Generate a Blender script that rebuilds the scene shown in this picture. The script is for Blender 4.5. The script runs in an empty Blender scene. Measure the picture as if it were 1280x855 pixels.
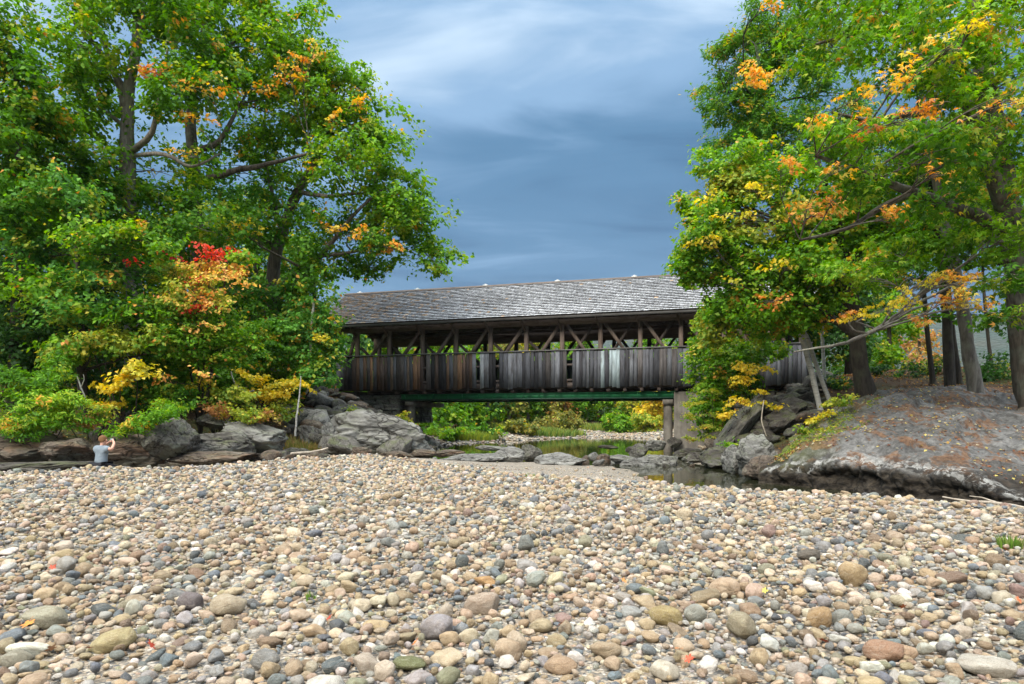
import bpy, bmesh, math, random
import numpy as np
from mathutils import Vector, Matrix, noise as mnoise

# ------------------------------------------------------------------ camera, world, sun, exposure
SC = bpy.context.scene
COL = SC.collection
F = 853.33; HZ = 525.0; EYE = 1.4
cam_d = bpy.data.cameras.new("camera"); cam = bpy.data.objects.new("camera", cam_d); COL.objects.link(cam)
cam.location = (0, 0, EYE); cam.rotation_euler = (math.radians(90), 0, 0)
cam_d.sensor_width = 36; cam_d.lens = 24; cam_d.shift_y = (HZ - 427.5) / 1280
cam_d.clip_start = 0.05; cam_d.clip_end = 20000
SC.camera = cam
SC.view_settings.view_transform = 'Standard'; SC.view_settings.look = 'None'
SC.view_settings.exposure = 0.62; SC.view_settings.gamma = 1.0

SUN_EL = math.radians(43); SUN_AZ = math.radians(208)      # azimuth clockwise from +Y: behind the camera, to the left
W = bpy.data.worlds.new("World"); SC.world = W; W.use_nodes = True
nt = W.node_tree; N = nt.nodes; L = nt.links; N.clear()
def wn(t, **k):
    n = N.new(t)
    for a, b in k.items(): setattr(n, a, b)
    return n
out = wn('ShaderNodeOutputWorld'); bg = wn('ShaderNodeBackground'); L.new(bg.outputs[0], out.inputs[0])
sky = wn('ShaderNodeTexSky', sky_type='NISHITA', sun_disc=False, sun_elevation=SUN_EL, sun_rotation=SUN_AZ)
tc = wn('ShaderNodeTexCoord'); sep = wn('ShaderNodeSeparateXYZ'); L.new(tc.outputs['Generated'], sep.inputs[0])
# clouds live on a flat layer overhead: direction / (z + c)
zc = wn('ShaderNodeMath', operation='MAXIMUM'); L.new(sep.outputs[2], zc.inputs[0]); zc.inputs[1].default_value = 0.0
za = wn('ShaderNodeMath', operation='ADD'); L.new(zc.outputs[0], za.inputs[0]); za.inputs[1].default_value = 0.16
dv = wn('ShaderNodeVectorMath', operation='SCALE'); inv = wn('ShaderNodeMath', operation='DIVIDE'); inv.inputs[0].default_value = 1
L.new(za.outputs[0], inv.inputs[1]); L.new(tc.outputs['Generated'], dv.inputs[0]); L.new(inv.outputs[0], dv.inputs['Scale'])
mp = wn('ShaderNodeMapping'); mp.inputs['Location'].default_value = (-2.712, 4.453, 0); mp.inputs['Scale'].default_value = (0.75, 0.9, 0.0); L.new(dv.outputs[0], mp.inputs[0])
n1 = wn('ShaderNodeTexNoise'); n1.inputs['Scale'].default_value = 0.9; n1.inputs['Detail'].default_value = 4; n1.inputs['Roughness'].default_value = 0.45; n1.inputs['Distortion'].default_value = 0.35
L.new(mp.outputs[0], n1.inputs[0])
mp2 = wn('ShaderNodeMapping'); mp2.inputs['Location'].default_value = (4.014, -4.694, 0); mp2.inputs['Scale'].default_value = (1.0, 2.6, 0); mp2.inputs['Rotation'].default_value = (0, 0, 0.3); L.new(dv.outputs[0], mp2.inputs[0])
n2 = wn('ShaderNodeTexNoise'); n2.inputs['Scale'].default_value = 1.5; n2.inputs['Detail'].default_value = 6; n2.inputs['Roughness'].default_value = 0.5; n2.inputs['Distortion'].default_value = 0.6
L.new(mp2.outputs[0], n2.inputs[0])
# brightness parameter = elevation + noise
m1 = wn('ShaderNodeMath', operation='MULTIPLY_ADD'); L.new(n1.outputs[0], m1.inputs[0]); m1.inputs[1].default_value = 0.95; L.new(sep.outputs[2], m1.inputs[2])
m2 = wn('ShaderNodeMath', operation='MULTIPLY_ADD'); L.new(n2.outputs[0], m2.inputs[0]); m2.inputs[1].default_value = 0.34; L.new(m1.outputs[0], m2.inputs[2])
m3 = wn('ShaderNodeMath', operation='SUBTRACT'); L.new(m2.outputs[0], m3.inputs[0]); m3.inputs[1].default_value = 0.615
rmp = wn('ShaderNodeValToRGB'); L.new(m3.outputs[0], rmp.inputs[0])
cr = rmp.color_ramp; cr.interpolation = 'EASE'
stops = [(0.0, (0.013, 0.070, 0.160)), (0.18, (0.022, 0.094, 0.200)), (0.34, (0.064, 0.170, 0.305)), (0.48, (0.20, 0.34, 0.52)), (0.62, (0.54, 0.67, 0.80)), (1.0, (1.0, 1.0, 1.0))]
while len(cr.elements) > 1: cr.elements.remove(cr.elements[0])
cr.elements[0].position = stops[0][0]; cr.elements[0].color = (*stops[0][1], 1)
for p, c in stops[1:]:
    e = cr.elements.new(p); e.color = (*c, 1)
# the overcast brightens towards the zenith
zr = wn('ShaderNodeMapRange'); zr.interpolation_type = 'SMOOTHSTEP'; L.new(sep.outputs[2], zr.inputs[0]); zr.inputs[1].default_value = 0.48; zr.inputs[2].default_value = 1.0; zr.inputs[3].default_value = 1.0; zr.inputs[4].default_value = 3.6
sc1 = wn('ShaderNodeVectorMath', operation='SCALE'); L.new(rmp.outputs[0], sc1.inputs[0]); L.new(zr.outputs[0], sc1.inputs['Scale'])
sc2 = wn('ShaderNodeVectorMath', operation='SCALE'); L.new(sky.outputs[0], sc2.inputs[0]); sc2.inputs['Scale'].default_value = 0.08
mx = wn('ShaderNodeMix', data_type='RGBA'); mx.inputs[0].default_value = 0.90
L.new(sc2.outputs[0], mx.inputs[6]); L.new(sc1.outputs[0], mx.inputs[7])
L.new(mx.outputs[2], bg.inputs[0]); bg.inputs[1].default_value = 1.0

sd = bpy.data.lights.new("sun", 'SUN'); sun = bpy.data.objects.new("sun", sd); COL.objects.link(sun)
sd.energy = 3.0; sd.angle = math.radians(32); sd.color = (1.0, 0.93, 0.80)
S = Vector((math.sin(SUN_AZ) * math.cos(SUN_EL), math.cos(SUN_AZ) * math.cos(SUN_EL), math.sin(SUN_EL)))
sun.rotation_euler = S.to_track_quat('Z', 'Y').to_euler()

# ------------------------------------------------------------------ helpers
RNG = np.random.default_rng(11); random.seed(11)
def P(px, py, d): return Vector(((px - 640) / F * d, d, EYE + (HZ - py) / F * d))
def Pa(px, py, d): return np.array(P(px, py, d))
def U(a, b): return random.uniform(a, b)

def tag(o, label=None, cat=None, group=None, kind=None):
    if label: o['label'] = label
    if cat: o['category'] = cat
    if group: o['group'] = group
    if kind: o['kind'] = kind
    return o
def empty(name, loc, label, cat, group=None):
    o = bpy.data.objects.new(name, None); COL.objects.link(o); o.location = loc; o.empty_display_size = 0.2
    return tag(o, label, cat, group)
def link(name, me, mat=None, parent=None, smooth=False, world=False):
    o = bpy.data.objects.new(name, me); COL.objects.link(o)
    if mat and not me.materials: me.materials.append(mat)
    if parent is not None:
        o.parent = parent
        if world: o.matrix_parent_inverse = Matrix.Translation(-Vector(parent.location))
    return o
def np_mesh(name, V, Fc, col=None, smooth=False, vn=None):
    """V (n,3); Fc (m,k) of one face size, or a list of such arrays."""
    me = bpy.data.meshes.new(name); V = np.asarray(V, dtype=np.float32)
    if not isinstance(Fc, list): Fc = [Fc]
    Fc = [np.asarray(f, dtype=np.int32) for f in Fc if len(f)]
    li = np.concatenate([f.ravel() for f in Fc]); sizes = np.concatenate([np.full(len(f), f.shape[1], dtype=np.int32) for f in Fc])
    st = np.concatenate([[0], np.cumsum(sizes)[:-1]]).astype(np.int32)
    me.vertices.add(len(V)); me.vertices.foreach_set('co', V.ravel())
    me.loops.add(len(li)); me.loops.foreach_set('vertex_index', li)
    me.polygons.add(len(sizes)); me.polygons.foreach_set('loop_start', st); me.polygons.foreach_set('loop_total', sizes)
    if smooth: me.polygons.foreach_set('use_smooth', np.ones(len(sizes), dtype=bool))
    me.update(calc_edges=True)
    if col is not None:
        a = me.color_attributes.new('Col', 'FLOAT_COLOR', 'POINT')
        c = np.ones((len(V), 4), dtype=np.float32); c[:, :3] = col; a.data.foreach_set('color', c.ravel())
    return me

# ---- materials
class M_:
    def __init__(s, name):
        s.m = bpy.data.materials.new(name); s.m.use_nodes = True; s.n = s.m.node_tree.nodes; s.l = s.m.node_tree.links; s.n.clear()
        s.out = s.n.new('ShaderNodeOutputMaterial'); s.b = s.n.new('ShaderNodeBsdfPrincipled'); s.l.new(s.b.outputs[0], s.out.inputs[0])
        s.b.inputs['Roughness'].default_value = 0.8; s.b.inputs['Specular IOR Level'].default_value = 0.25
    def node(s, t, **k):
        n = s.n.new(t)
        for a, b in k.items(): setattr(n, a, b)
        return n
    def coord(s, kind='Object', scale=(1, 1, 1), loc=None):
        t = s.node('ShaderNodeTexCoord') if kind != 'Pos' else s.node('ShaderNodeNewGeometry')
        m = s.node('ShaderNodeMapping'); m.inputs['Scale'].default_value = scale
        s.l.new(t.outputs['Position' if kind == 'Pos' else kind], m.inputs[0])
        return m.outputs[0]
    def noise(s, vec, scale, detail=4, rough=0.55, dist=0.0):
        n = s.node('ShaderNodeTexNoise'); n.inputs['Scale'].default_value = scale; n.inputs['Detail'].default_value = detail
        n.inputs['Roughness'].default_value = rough; n.inputs['Distortion'].default_value = dist
        s.l.new(vec, n.inputs[0]); return n.outputs[0]
    def voro(s, vec, scale, feature='F1', out='Distance'):
        n = s.node('ShaderNodeTexVoronoi', feature=feature); n.inputs['Scale'].default_value = scale; s.l.new(vec, n.inputs[0]); return n.outputs[out]
    def ramp(s, f, stops, interp='LINEAR'):
        r = s.node('ShaderNodeValToRGB'); s.l.new(f, r.inputs[0]); c = r.color_ramp; c.interpolation = interp
        while len(c.elements) > 1: c.elements.remove(c.elements[0])
        def c4(v): return (v, v, v, 1) if not hasattr(v, '__len__') else (*v, 1)
        c.elements[0].position = stops[0][0]; c.elements[0].color = c4(stops[0][1])
        for p, v in stops[1:]: c.elements.new(p).color = c4(v)
        return r.outputs[0]
    def mix(s, f, a, b, blend='MIX'):
        m = s.node('ShaderNodeMix', data_type='RGBA', blend_type=blend)
        for i, v in ((0, f), (6, a), (7, b)):
            if hasattr(v, 'is_linked'): s.l.new(v, m.inputs[i])
            elif i == 0: m.inputs[0].default_value = v
            else: m.inputs[i].default_value = (*v, 1) if hasattr(v, '__len__') else (v, v, v, 1)
        return m.outputs[2]
    def math(s, op, a, b=0.0):
        m = s.node('ShaderNodeMath', operation=op)
        for i, v in ((0, a), (1, b)):
            if hasattr(v, 'is_linked'): s.l.new(v, m.inputs[i])
            else: m.inputs[i].default_value = v
        return m.outputs[0]
    def bump(s, h, strength=0.5, dist=0.02, normal=None):
        b = s.node('ShaderNodeBump'); b.inputs['Strength'].default_value = strength; b.inputs['Distance'].default_value = dist
        s.l.new(h, b.inputs['Height'])
        if normal is not None: s.l.new(normal, b.inputs['Normal'])
        s.l.new(b.outputs[0], s.b.inputs['Normal']); return b.outputs[0]
    def col(s, c):
        if hasattr(c, 'is_linked'): s.l.new(c, s.b.inputs['Base Color'])
        else: s.b.inputs['Base Color'].default_value = (*c, 1)
    def rough(s, r):
        if hasattr(r, 'is_linked'): s.l.new(r, s.b.inputs['Roughness'])
        else: s.b.inputs['Roughness'].default_value = r
MAT = {}

def leaf_mat(name, trans=0.38, rough=0.5):
    m = M_(name); a = m.node('ShaderNodeAttribute', attribute_name='Col'); m.col(a.outputs[0]); m.rough(rough)
    m.b.inputs['Specular IOR Level'].default_value = 0.2
    t = m.node('ShaderNodeBsdfTranslucent')
    hs = m.node('ShaderNodeHueSaturation'); hs.inputs['Saturation'].default_value = 1.1; hs.inputs['Value'].default_value = 1.5; hs.inputs['Hue'].default_value = 0.492
    m.l.new(a.outputs[0], hs.inputs['Color']); m.l.new(hs.outputs[0], t.inputs[0])
    x = m.node('ShaderNodeMixShader'); x.inputs[0].default_value = trans
    m.l.new(m.b.outputs[0], x.inputs[1]); m.l.new(t.outputs[0], x.inputs[2]); m.l.new(x.outputs[0], m.out.inputs[0])
    return m.m
MAT['leaf'] = leaf_mat('leaf', 0.40, 0.6); MAT['needle'] = leaf_mat('needle', 0.2, 0.6)

def bark_mat(name, c1, c2, lich, bumpd=0.03):
    m = M_(name); v = m.coord('Object', (1, 1, 0.22)); n = m.noise(v, 7, 6, 0.65, 0.8); v2 = m.coord('Object'); n2 = m.noise(v2, 1.6, 4, 0.6)
    c = m.ramp(n, [(0.3, c1), (0.65, c2)]); c = m.mix(m.ramp(n2, [(0.5, 0), (0.68, 0.7)]), c, lich); m.col(c)
    m.bump(n, 0.9, bumpd); m.rough(0.9); return m.m
MAT['bark'] = bark_mat('bark', (0.035, 0.028, 0.022), (0.14, 0.115, 0.09), (0.16, 0.17, 0.13))
MAT['bark_grey'] = bark_mat('bark_grey', (0.07, 0.06, 0.05), (0.24, 0.215, 0.18), (0.25, 0.25, 0.19))
MAT['bark_dark'] = bark_mat('bark_dark', (0.02, 0.016, 0.013), (0.07, 0.058, 0.045), (0.08, 0.08, 0.05))
def birch_mat():
    m = M_('birch_bark'); v = m.coord('Object', (1, 1, 5)); n = m.noise(v, 4, 5, 0.7); v2 = m.coord('Object'); n2 = m.noise(v2, 2, 3)
    c = m.ramp(n, [(0.32, (0.09, 0.08, 0.07)), (0.44, (0.42, 0.4, 0.36)), (0.7, (0.6, 0.58, 0.53))]); c = m.mix(m.ramp(n2, [(0.5, 0), (0.75, 0.6)]), c, (0.3, 0.26, 0.2)); m.col(c); m.bump(n, 0.4, 0.01); m.rough(0.7); return m.m
MAT['birch'] = birch_mat()
def dead_mat():
    m = M_('driftwood'); v = m.coord('Object', (1, 1, 1)); n = m.noise(v, 9, 5, 0.7); m.col(m.ramp(n, [(0.3, (0.2, 0.16, 0.12)), (0.7, (0.5, 0.44, 0.36))])); m.bump(n, 0.5, 0.01); return m.m
MAT['drift'] = dead_mat()

def stone_mat(name, instanced):
    m = M_(name)
    if instanced: a = m.node('ShaderNodeAttribute', attribute_name='scol', attribute_type='INSTANCER'); base = a.outputs[0]
    else: a = m.node('ShaderNodeObjectInfo'); base = a.outputs['Color']
    oi = m.node('ShaderNodeObjectInfo'); t = m.node('ShaderNodeTexCoord')
    ad = m.node('ShaderNodeVectorMath', operation='ADD'); ms = m.math('MULTIPLY', oi.outputs['Random'], 37.0)
    cb = m.node('ShaderNodeCombineXYZ')
    for i in range(3): m.l.new(ms, cb.inputs[i])
    m.l.new(t.outputs['Object'], ad.inputs[0]); m.l.new(cb.outputs[0], ad.inputs[1]); v = ad.outputs[0]
    n1 = m.noise(v, 1.6, 5, 0.65, 0.6); n2 = m.noise(v, 26, 3, 0.8); vn = m.node('ShaderNodeVectorMath', operation='MULTIPLY'); m.l.new(v, vn.inputs[0]); vn.inputs[1].default_value = (1, 1, 5)
    n3 = m.noise(vn.outputs[0], 1.5, 4, 0.6, 1.2)
    c = m.mix(m.ramp(n1, [(0.35, 0), (0.65, 0.9)]), base, m.mix(1.0, base, (0.62, 0.56, 0.5), 'MULTIPLY'))
    c = m.mix(m.ramp(n3, [(0.56, 0), (0.68, 0.38)]), c, (0.55, 0.48, 0.38))
    c = m.mix(m.ramp(n2, [(0.38, 0.75), (0.49, 0)]), c, m.mix(1.0, base, (0.35, 0.33, 0.32), 'MULTIPLY'))
    c = m.mix(m.ramp(n2, [(0.55, 0), (0.66, 0.5)]), c, (0.7, 0.67, 0.6))
    m.col(c); m.rough(m.ramp(n1, [(0.3, 0.62), (0.7, 0.85)])); h = m.math('ADD', n1, m.math('MULTIPLY', n2, 0.25)); m.bump(h, 0.6, 0.16); m.b.inputs['Specular IOR Level'].default_value = 0.3
    return m.m
MAT['stone'] = stone_mat('river_stone', False); MAT['stone_i'] = stone_mat('river_gravel', True)

def rock_mat(name, c1, c2, c3, lichen=0.3, moss=0.0, sc=1.0, rust=0.0, white=0.0):
    m = M_(name); v = m.coord('Object'); n = m.noise(v, 0.9 * sc, 7, 0.62, 0.4); nf = m.noise(v, 9 * sc, 6, 0.7); vo = m.voro(v, 5.5 * sc)
    nb = m.noise(v, 0.45 * sc, 3, 0.5, 1.0)
    c = m.ramp(n, [(0.3, c1), (0.5, c2), (0.72, c3)]); c = m.mix(0.75, c, m.ramp(nf, [(0.25, 0.35), (0.6, 1.15)]), 'MULTIPLY')
    lm = m.ramp(m.math('MULTIPLY', nb, m.math('ADD', 0.6, m.math('MULTIPLY', nf, 0.8))), [(0.52, 0), (0.60, 1)])
    c = m.mix(m.math('MULTIPLY', lm, lichen), c, (0.22, 0.235, 0.18))
    g = m.node('ShaderNodeNewGeometry'); sp = m.node('ShaderNodeSeparateXYZ'); m.l.new(g.outputs['Normal'], sp.inputs[0])
    if moss:
        nm = m.noise(v, 1.7 * sc, 5, 0.6); f = m.math('MULTIPLY', m.ramp(nm, [(0.46, 0), (0.58, 1)]), m.ramp(sp.outputs[2], [(0.2, 0), (0.7, moss)])); c = m.mix(f, c, (0.075, 0.095, 0.02))
    if rust:
        nr = m.noise(v, 1.1 * sc, 5, 0.65); f = m.math('MULTIPLY', m.ramp(nr, [(0.52, 0), (0.6, 1)]), rust); c = m.mix(f, c, (0.20, 0.085, 0.035))
    vd = m.node('ShaderNodeVectorMath', operation='ADD'); nv = m.node('ShaderNodeTexNoise'); nv.inputs['Scale'].default_value = 2.5; m.l.new(v, nv.inputs[0]); m.l.new(v, vd.inputs[0]); m.l.new(nv.outputs['Color'], vd.inputs[1]); crk = m.voro(vd.outputs[0], 1.1 * sc, 'DISTANCE_TO_EDGE'); c = m.mix(m.ramp(crk, [(0.0, 0.85), (0.035, 0)]), c, (0.018, 0.015, 0.012))
    m.col(c); h = m.math('ADD', m.math('MULTIPLY', nf, 0.5), m.math('ADD', n, m.math('MULTIPLY', m.ramp(crk, [(0.0, 0), (0.03, 1)]), 0.15))); m.bump(h, 0.9, 0.16); m.rough(0.88)
    return m.m
MAT['rock'] = rock_mat('grey_rock', (0.045, 0.042, 0.036), (0.13, 0.122, 0.108), (0.22, 0.207, 0.185), 0.6, 0.5)
MAT['rock_pale'] = rock_mat('pale_rock', (0.08, 0.077, 0.07), (0.22, 0.215, 0.198), (0.36, 0.348, 0.32), 0.7, 0.3)
MAT['rock_dark'] = rock_mat('dark_rock', (0.03, 0.027, 0.024), (0.085, 0.075, 0.065), (0.17, 0.155, 0.135), 0.35, 0.5)
MAT['rock_brown'] = rock_mat('brown_rock', (0.05, 0.038, 0.03), (0.14, 0.11, 0.085), (0.24, 0.195, 0.155), 0.35, 0.2, 1.0, 0.3)
MAT['rock_blue'] = rock_mat('river_rock', (0.09, 0.087, 0.08), (0.20, 0.195, 0.182), (0.33, 0.322, 0.3), 0.3, 0.05)

def ground_mat():
    m = M_('forest_floor'); v = m.coord('Pos'); n = m.noise(v, 0.6, 7, 0.65); nf = m.noise(v, 14, 5, 0.75); na = m.noise(v, 0.25, 4)
    c = m.ramp(n, [(0.3, (0.03, 0.021, 0.013)), (0.5, (0.075, 0.048, 0.027)), (0.7, (0.13, 0.08, 0.04))]); c = m.mix(0.7, c, m.ramp(nf, [(0.3, 0.35), (0.7, 1.4)]), 'MULTIPLY')
    c = m.mix(m.ramp(na, [(0.5, 0), (0.62, 0.6)]), c, (0.06, 0.085, 0.02)); g = m.node('ShaderNodeNewGeometry'); sp = m.node('ShaderNodeSeparateXYZ'); m.l.new(g.outputs['Position'], sp.inputs[0])
    hz = m.math('ADD', sp.outputs[2], m.math('MULTIPLY', m.math('SUBTRACT', n, .5), 0.5)); vo = m.node('ShaderNodeTexVoronoi'); vo.inputs['Scale'].default_value = 9; m.l.new(v, vo.inputs[0]); s2 = m.node('ShaderNodeSeparateColor'); m.l.new(vo.outputs['Color'], s2.inputs[0])
    c = m.mix(m.ramp(hz, [(0.0, 1), (0.22, 0)]), c, m.ramp(s2.outputs[0], [(0, (.12, .105, .085)), (.5, (.23, .195, .15)), (1, (.34, .31, .26))])); m.col(c); m.bump(nf, 0.8, 0.08); m.rough(0.95); return m.m
def bar_mat():
    m = M_('gravel_sand'); v = m.coord('Pos'); vo = m.node('ShaderNodeTexVoronoi'); vo.inputs['Scale'].default_value = 38; m.l.new(v, vo.inputs[0])
    sp = m.node('ShaderNodeSeparateColor'); m.l.new(vo.outputs['Color'], sp.inputs[0])
    c = m.ramp(sp.outputs[0], [(0.0, (0.10, 0.11, 0.12)), (0.25, (0.2, 0.19, 0.17)), (0.5, (0.30, 0.25, 0.19)), (0.8, (0.38, 0.34, 0.28)), (1, (0.5, 0.47, 0.42))])
    n = m.noise(v, 0.5, 5, 0.6); c = m.mix(0.5, c, m.ramp(n, [(0.35, (0.7, 0.62, 0.52)), (0.65, (1.1, 1.05, 1.0))]), 'MULTIPLY')
    c = m.mix(0.8, c, m.ramp(vo.outputs['Distance'], [(0.2, 1.15), (0.75, 0.55)]), 'MULTIPLY'); m.col(c)
    m.bump(m.math('SUBTRACT', 1.0, vo.outputs['Distance']), 0.9, 0.02); m.rough(0.9); return m.m
MAT['ground'] = ground_mat(); MAT['bar'] = bar_mat()
def water_mat():
    m = M_('river_water'); v = m.coord('Pos', (1, 0.6, 1)); n = m.noise(v, 2.2, 4, 0.5, 0.3); m.col((0.020, 0.022, 0.010)); m.rough(0.04)
    m.b.inputs['Specular IOR Level'].default_value = 0.5; m.b.inputs['IOR'].default_value = 1.33; m.bump(n, 0.16, 0.03); return m.m
MAT['water'] = water_mat()

def wood_mat(name, axis=2, sat=1.0):
    m = M_(name); oi = m.node('ShaderNodeObjectInfo'); t = m.node('ShaderNodeTexCoord'); ad = m.node('ShaderNodeVectorMath', operation='ADD'); cb = m.node('ShaderNodeCombineXYZ'); ms = m.math('MULTIPLY', oi.outputs['Random'], 53.0)
    for i in range(3): m.l.new(ms, cb.inputs[i])
    m.l.new(t.outputs['Object'], ad.inputs[0]); m.l.new(cb.outputs[0], ad.inputs[1])
    mp = m.node('ShaderNodeMapping'); s = [14, 14, 14]; s[axis] = 0.9; mp.inputs['Scale'].default_value = s; m.l.new(ad.outputs[0], mp.inputs[0])
    n = m.noise(mp.outputs[0], 1.6, 6, 0.7, 0.5); mp3 = m.node('ShaderNodeMapping'); s3 = [2.5, 2.5, 2.5]; s3[axis] = 0.9; mp3.inputs['Scale'].default_value = s3; m.l.new(ad.outputs[0], mp3.inputs[0]); n2 = m.noise(mp3.outputs[0], 1.0, 5, 0.6)
    c = m.mix(0.9, oi.outputs['Color'], m.ramp(n, [(0.28, 0.3), (0.5, 0.9), (0.75, 1.45)]), 'MULTIPLY'); c = m.mix(m.ramp(n2, [(0.48, 0), (0.7, 0.75)]), c, m.mix(1.0, c, (0.42, 0.36, 0.32), 'MULTIPLY'))
    m.col(c); m.bump(n, 0.6, 0.02); m.rough(0.85); return m.m
MAT['board'] = wood_mat('weathered_board'); MAT['beam'] = wood_mat('weathered_beam', 0)
def shingle_mat():
    m = M_('cedar_shingle'); a = m.node('ShaderNodeAttribute', attribute_name='Col'); v = m.coord('Object', (9, 1.5, 1.5)); n = m.noise(v, 2.5, 6, 0.7); v2 = m.coord('Object'); n2 = m.noise(v2, 0.5, 4, 0.6)
    c = m.mix(0.85, a.outputs[0], m.ramp(n, [(0.25, 0.45), (0.7, 1.35)]), 'MULTIPLY'); c = m.mix(m.ramp(n2, [(0.55, 0), (0.75, 0.3)]), c, (0.12, 0.10, 0.085)); m.col(c); m.bump(n, 0.5, 0.01); m.rough(0.85); return m.m
MAT['shingle'] = shingle_mat()
def paint_mat(name, c, c2, rough=0.5, sc=3):
    m = M_(name); v = m.coord('Object'); n = m.noise(v, sc, 6, 0.65, 0.3); m.col(m.ramp(n, [(0.42, c), (0.72, c2)])); m.rough(rough); m.bump(n, 0.15, 0.01); return m.m
MAT['green'] = paint_mat('green_steel', (0.045, 0.27, 0.11), (0.035, 0.16, 0.07), 0.45)
MAT['green_dark'] = paint_mat('dark_green_steel', (0.02, 0.075, 0.045), (0.025, 0.04, 0.03), 0.5)
def conc_mat():
    m = M_('concrete'); v = m.coord('Object'); n = m.noise(v, 1.2, 7, 0.65); vs = m.coord('Object', (3, 3, 0.35)); ns = m.noise(vs, 1.4, 5, 0.6)
    c = m.ramp(n, [(0.3, (0.10, 0.088, 0.074)), (0.7, (0.235, 0.212, 0.18))]); c = m.mix(0.7, c, m.ramp(ns, [(0.3, 0.55), (0.7, 1.2)]), 'MULTIPLY'); m.col(c); m.bump(n, 0.4, 0.03); m.rough(0.9); return m.m
MAT['conc'] = conc_mat()
MAT['white'] = paint_mat('white_metal', (0.7, 0.7, 0.68), (0.55, 0.54, 0.5), 0.4)
MAT['hill'] = None
def hill_mat():
    m = M_('wooded_hill'); v = m.coord('Pos'); vo = m.node('ShaderNodeTexVoronoi'); vo.inputs['Scale'].default_value = 0.09; m.l.new(v, vo.inputs[0]); n = m.noise(v, 0.01, 4)
    c = m.mix(m.ramp(n, [(0.4, 0), (0.7, 0.7)]), (0.014, 0.034, 0.018), (0.04, 0.036, 0.015)); c = m.mix(0.6, c, m.ramp(vo.outputs['Distance'], [(0.0, 1.2), (0.9, 0.5)]), 'MULTIPLY'); m.col(c); m.bump(m.math('SUBTRACT', 1.0, vo.outputs['Distance']), 1.0, 6); return m.m
MAT['hill'] = hill_mat()
def simple(name, c, r=0.7, nscale=8, var=0.25):
    m = M_(name); v = m.coord('Object'); n = m.noise(v, nscale, 4); m.col(m.ramp(n, [(0.3, tuple(x * (1 - var) for x in c)), (0.7, tuple(min(1, x * (1 + var)) for x in c))])); m.rough(r); return m.m

# ------------------------------------------------------------------ terrain height field
CP = []
def cp(*pts): CP.extend(pts)
for x in (-40, -24, -12, -4, 4, 9): cp((x, -30, 0.05), (x, -12, 0.02))
for x, y in ((-8, 3), (-3, 3), (3, 3), (7, 3), (-10, 8), (-4, 8), (2, 8), (6, 7), (-11, 13), (-6, 13), (-1, 13), (3.6, 12.5), (-7, 18), (-3, 18), (-12, 17), (0.4, 16), (-14, 12), (-18, 8)): cp((x, y, 0.0))
cp((7.8, 10.2, -.02), (6.4, 12.2, -.05), (5.0, 13.6, -.08), (3.2, 15.3, -.07), (9, 7, 0), (-13.2, 17.2, 0), (-11.6, 19.0, 0), (-8.3, 23.8, 0.0), (-5.8, 26.2, 0), (-3.4, 25.5, -0.06), (-2, 21, -0.03))
cp((9.6, 11.3, -0.95), (8.3, 13.8, -.95), (6.9, 15.8, -.95), (6.6, 18, -.95), (12, 9, -.9), (15, 5, -.8), (11.5, 13.5, -1.1), (9.6, 17, -1.1), (8.2, 20, -.95), (6.6, 22, -.8), (5.0, 21.5, -.60), (7.2, 24, -.75), (14, 12, -1), (20, 9, -1), (30, 5, -.8))
cp((2.2, 19, -0.16), (4.0, 18.3, -0.30), (0, 24, -0.25), (3, 24, -0.36), (4.4, 26, -0.5), (-2, 29, -0.40), (1.5, 29.5, -.44), (5, 29, -.6), (-1, 33, -.62), (2.5, 33, -.8), (6, 33, -.75), (-3.5, 32, -.5))
cp((-15, 19.2, -0.55), (-13, 21.4, -0.5), (-10.0, 25.2, -0.42), (-20, 17, -.6), (-16, 24, 0.5), (-12, 26, 0.4), (-20, 24, 0.9), (-8.5, 28.5, 0.1), (-18, 29, 1.7), (-12, 30.5, 1.5), (-8.3, 31.5, 0.8), (-20, 36, 3), (-13, 36, 2.7), (-14, 44, 3.4), (-22, 46, 3.5), (-28, 28, 2.8), (-40, 30, 3.4), (-30, 18, .8), (-45, 12, 1.5))
cp((-7.2, 44.6, 0.6), (-5.6, 42, -0.6), (-9.6, 40, 2.4), (-10.5, 45, 3.0), (-7.6, 35, 0.8), (-4.6, 34, -0.5), (-5, 38, -.5), (-9, 48, 2.0), (-14, 52, 3.3))
cp((-2, 40, -1.1), (3, 40, -1.2), (6, 40, -1.1), (0, 50, -1.2), (5, 55, -1.2), (-4.5, 48, -.8), (-3, 53, -.7), (9, 40, -0.8), (9.5, 48, -.9), (5, 62, -1), (11, 68, -1), (13, 58, -.6), (18, 60, .6), (17, 72, .1), (22, 80, .5))
cp((-6, 54, -0.3), (-3, 59, -0.30), (0.5, 65, -0.34), (4, 72, -.34), (9, 80, -.3), (15, 84, -.2), (-9, 60, .3), (-3, 68, .3), (3, 82, .5), (10, 95, .8), (18, 98, 1), (-16, 64, 1.8), (-30, 80, 3))
cp((11.6, 41.0, -.2), (13, 37, 1.4), (14, 40, 2.2), (16.4, 38, 3.3), (19, 34, 3.6), (17, 44, 3.4), (9.0, 36, -.7), (8.6, 27.5, -.5), (10.6, 29.5, .5), (12.6, 31.6, 2.1), (10.2, 33, -.1), (11.5, 26, .6), (15, 31, 3.0))
cp((12.5, 21.5, .5), (14.5, 19, .5), (18, 17, .8), (14.6, 25.5, 2.1), (18, 25.5, 2.2), (22, 24, 2.3), (16.5, 27, 2.45), (28, 22, 2.4), (26, 14, .5), (20.3, 34, 3.9), (16.3, 34, 3.5), (30, 36, 4.1), (22, 29, 2.9), (24, 45, 4), (34, 52, 4), (45, 30, 4), (40, 15, 2))
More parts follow.
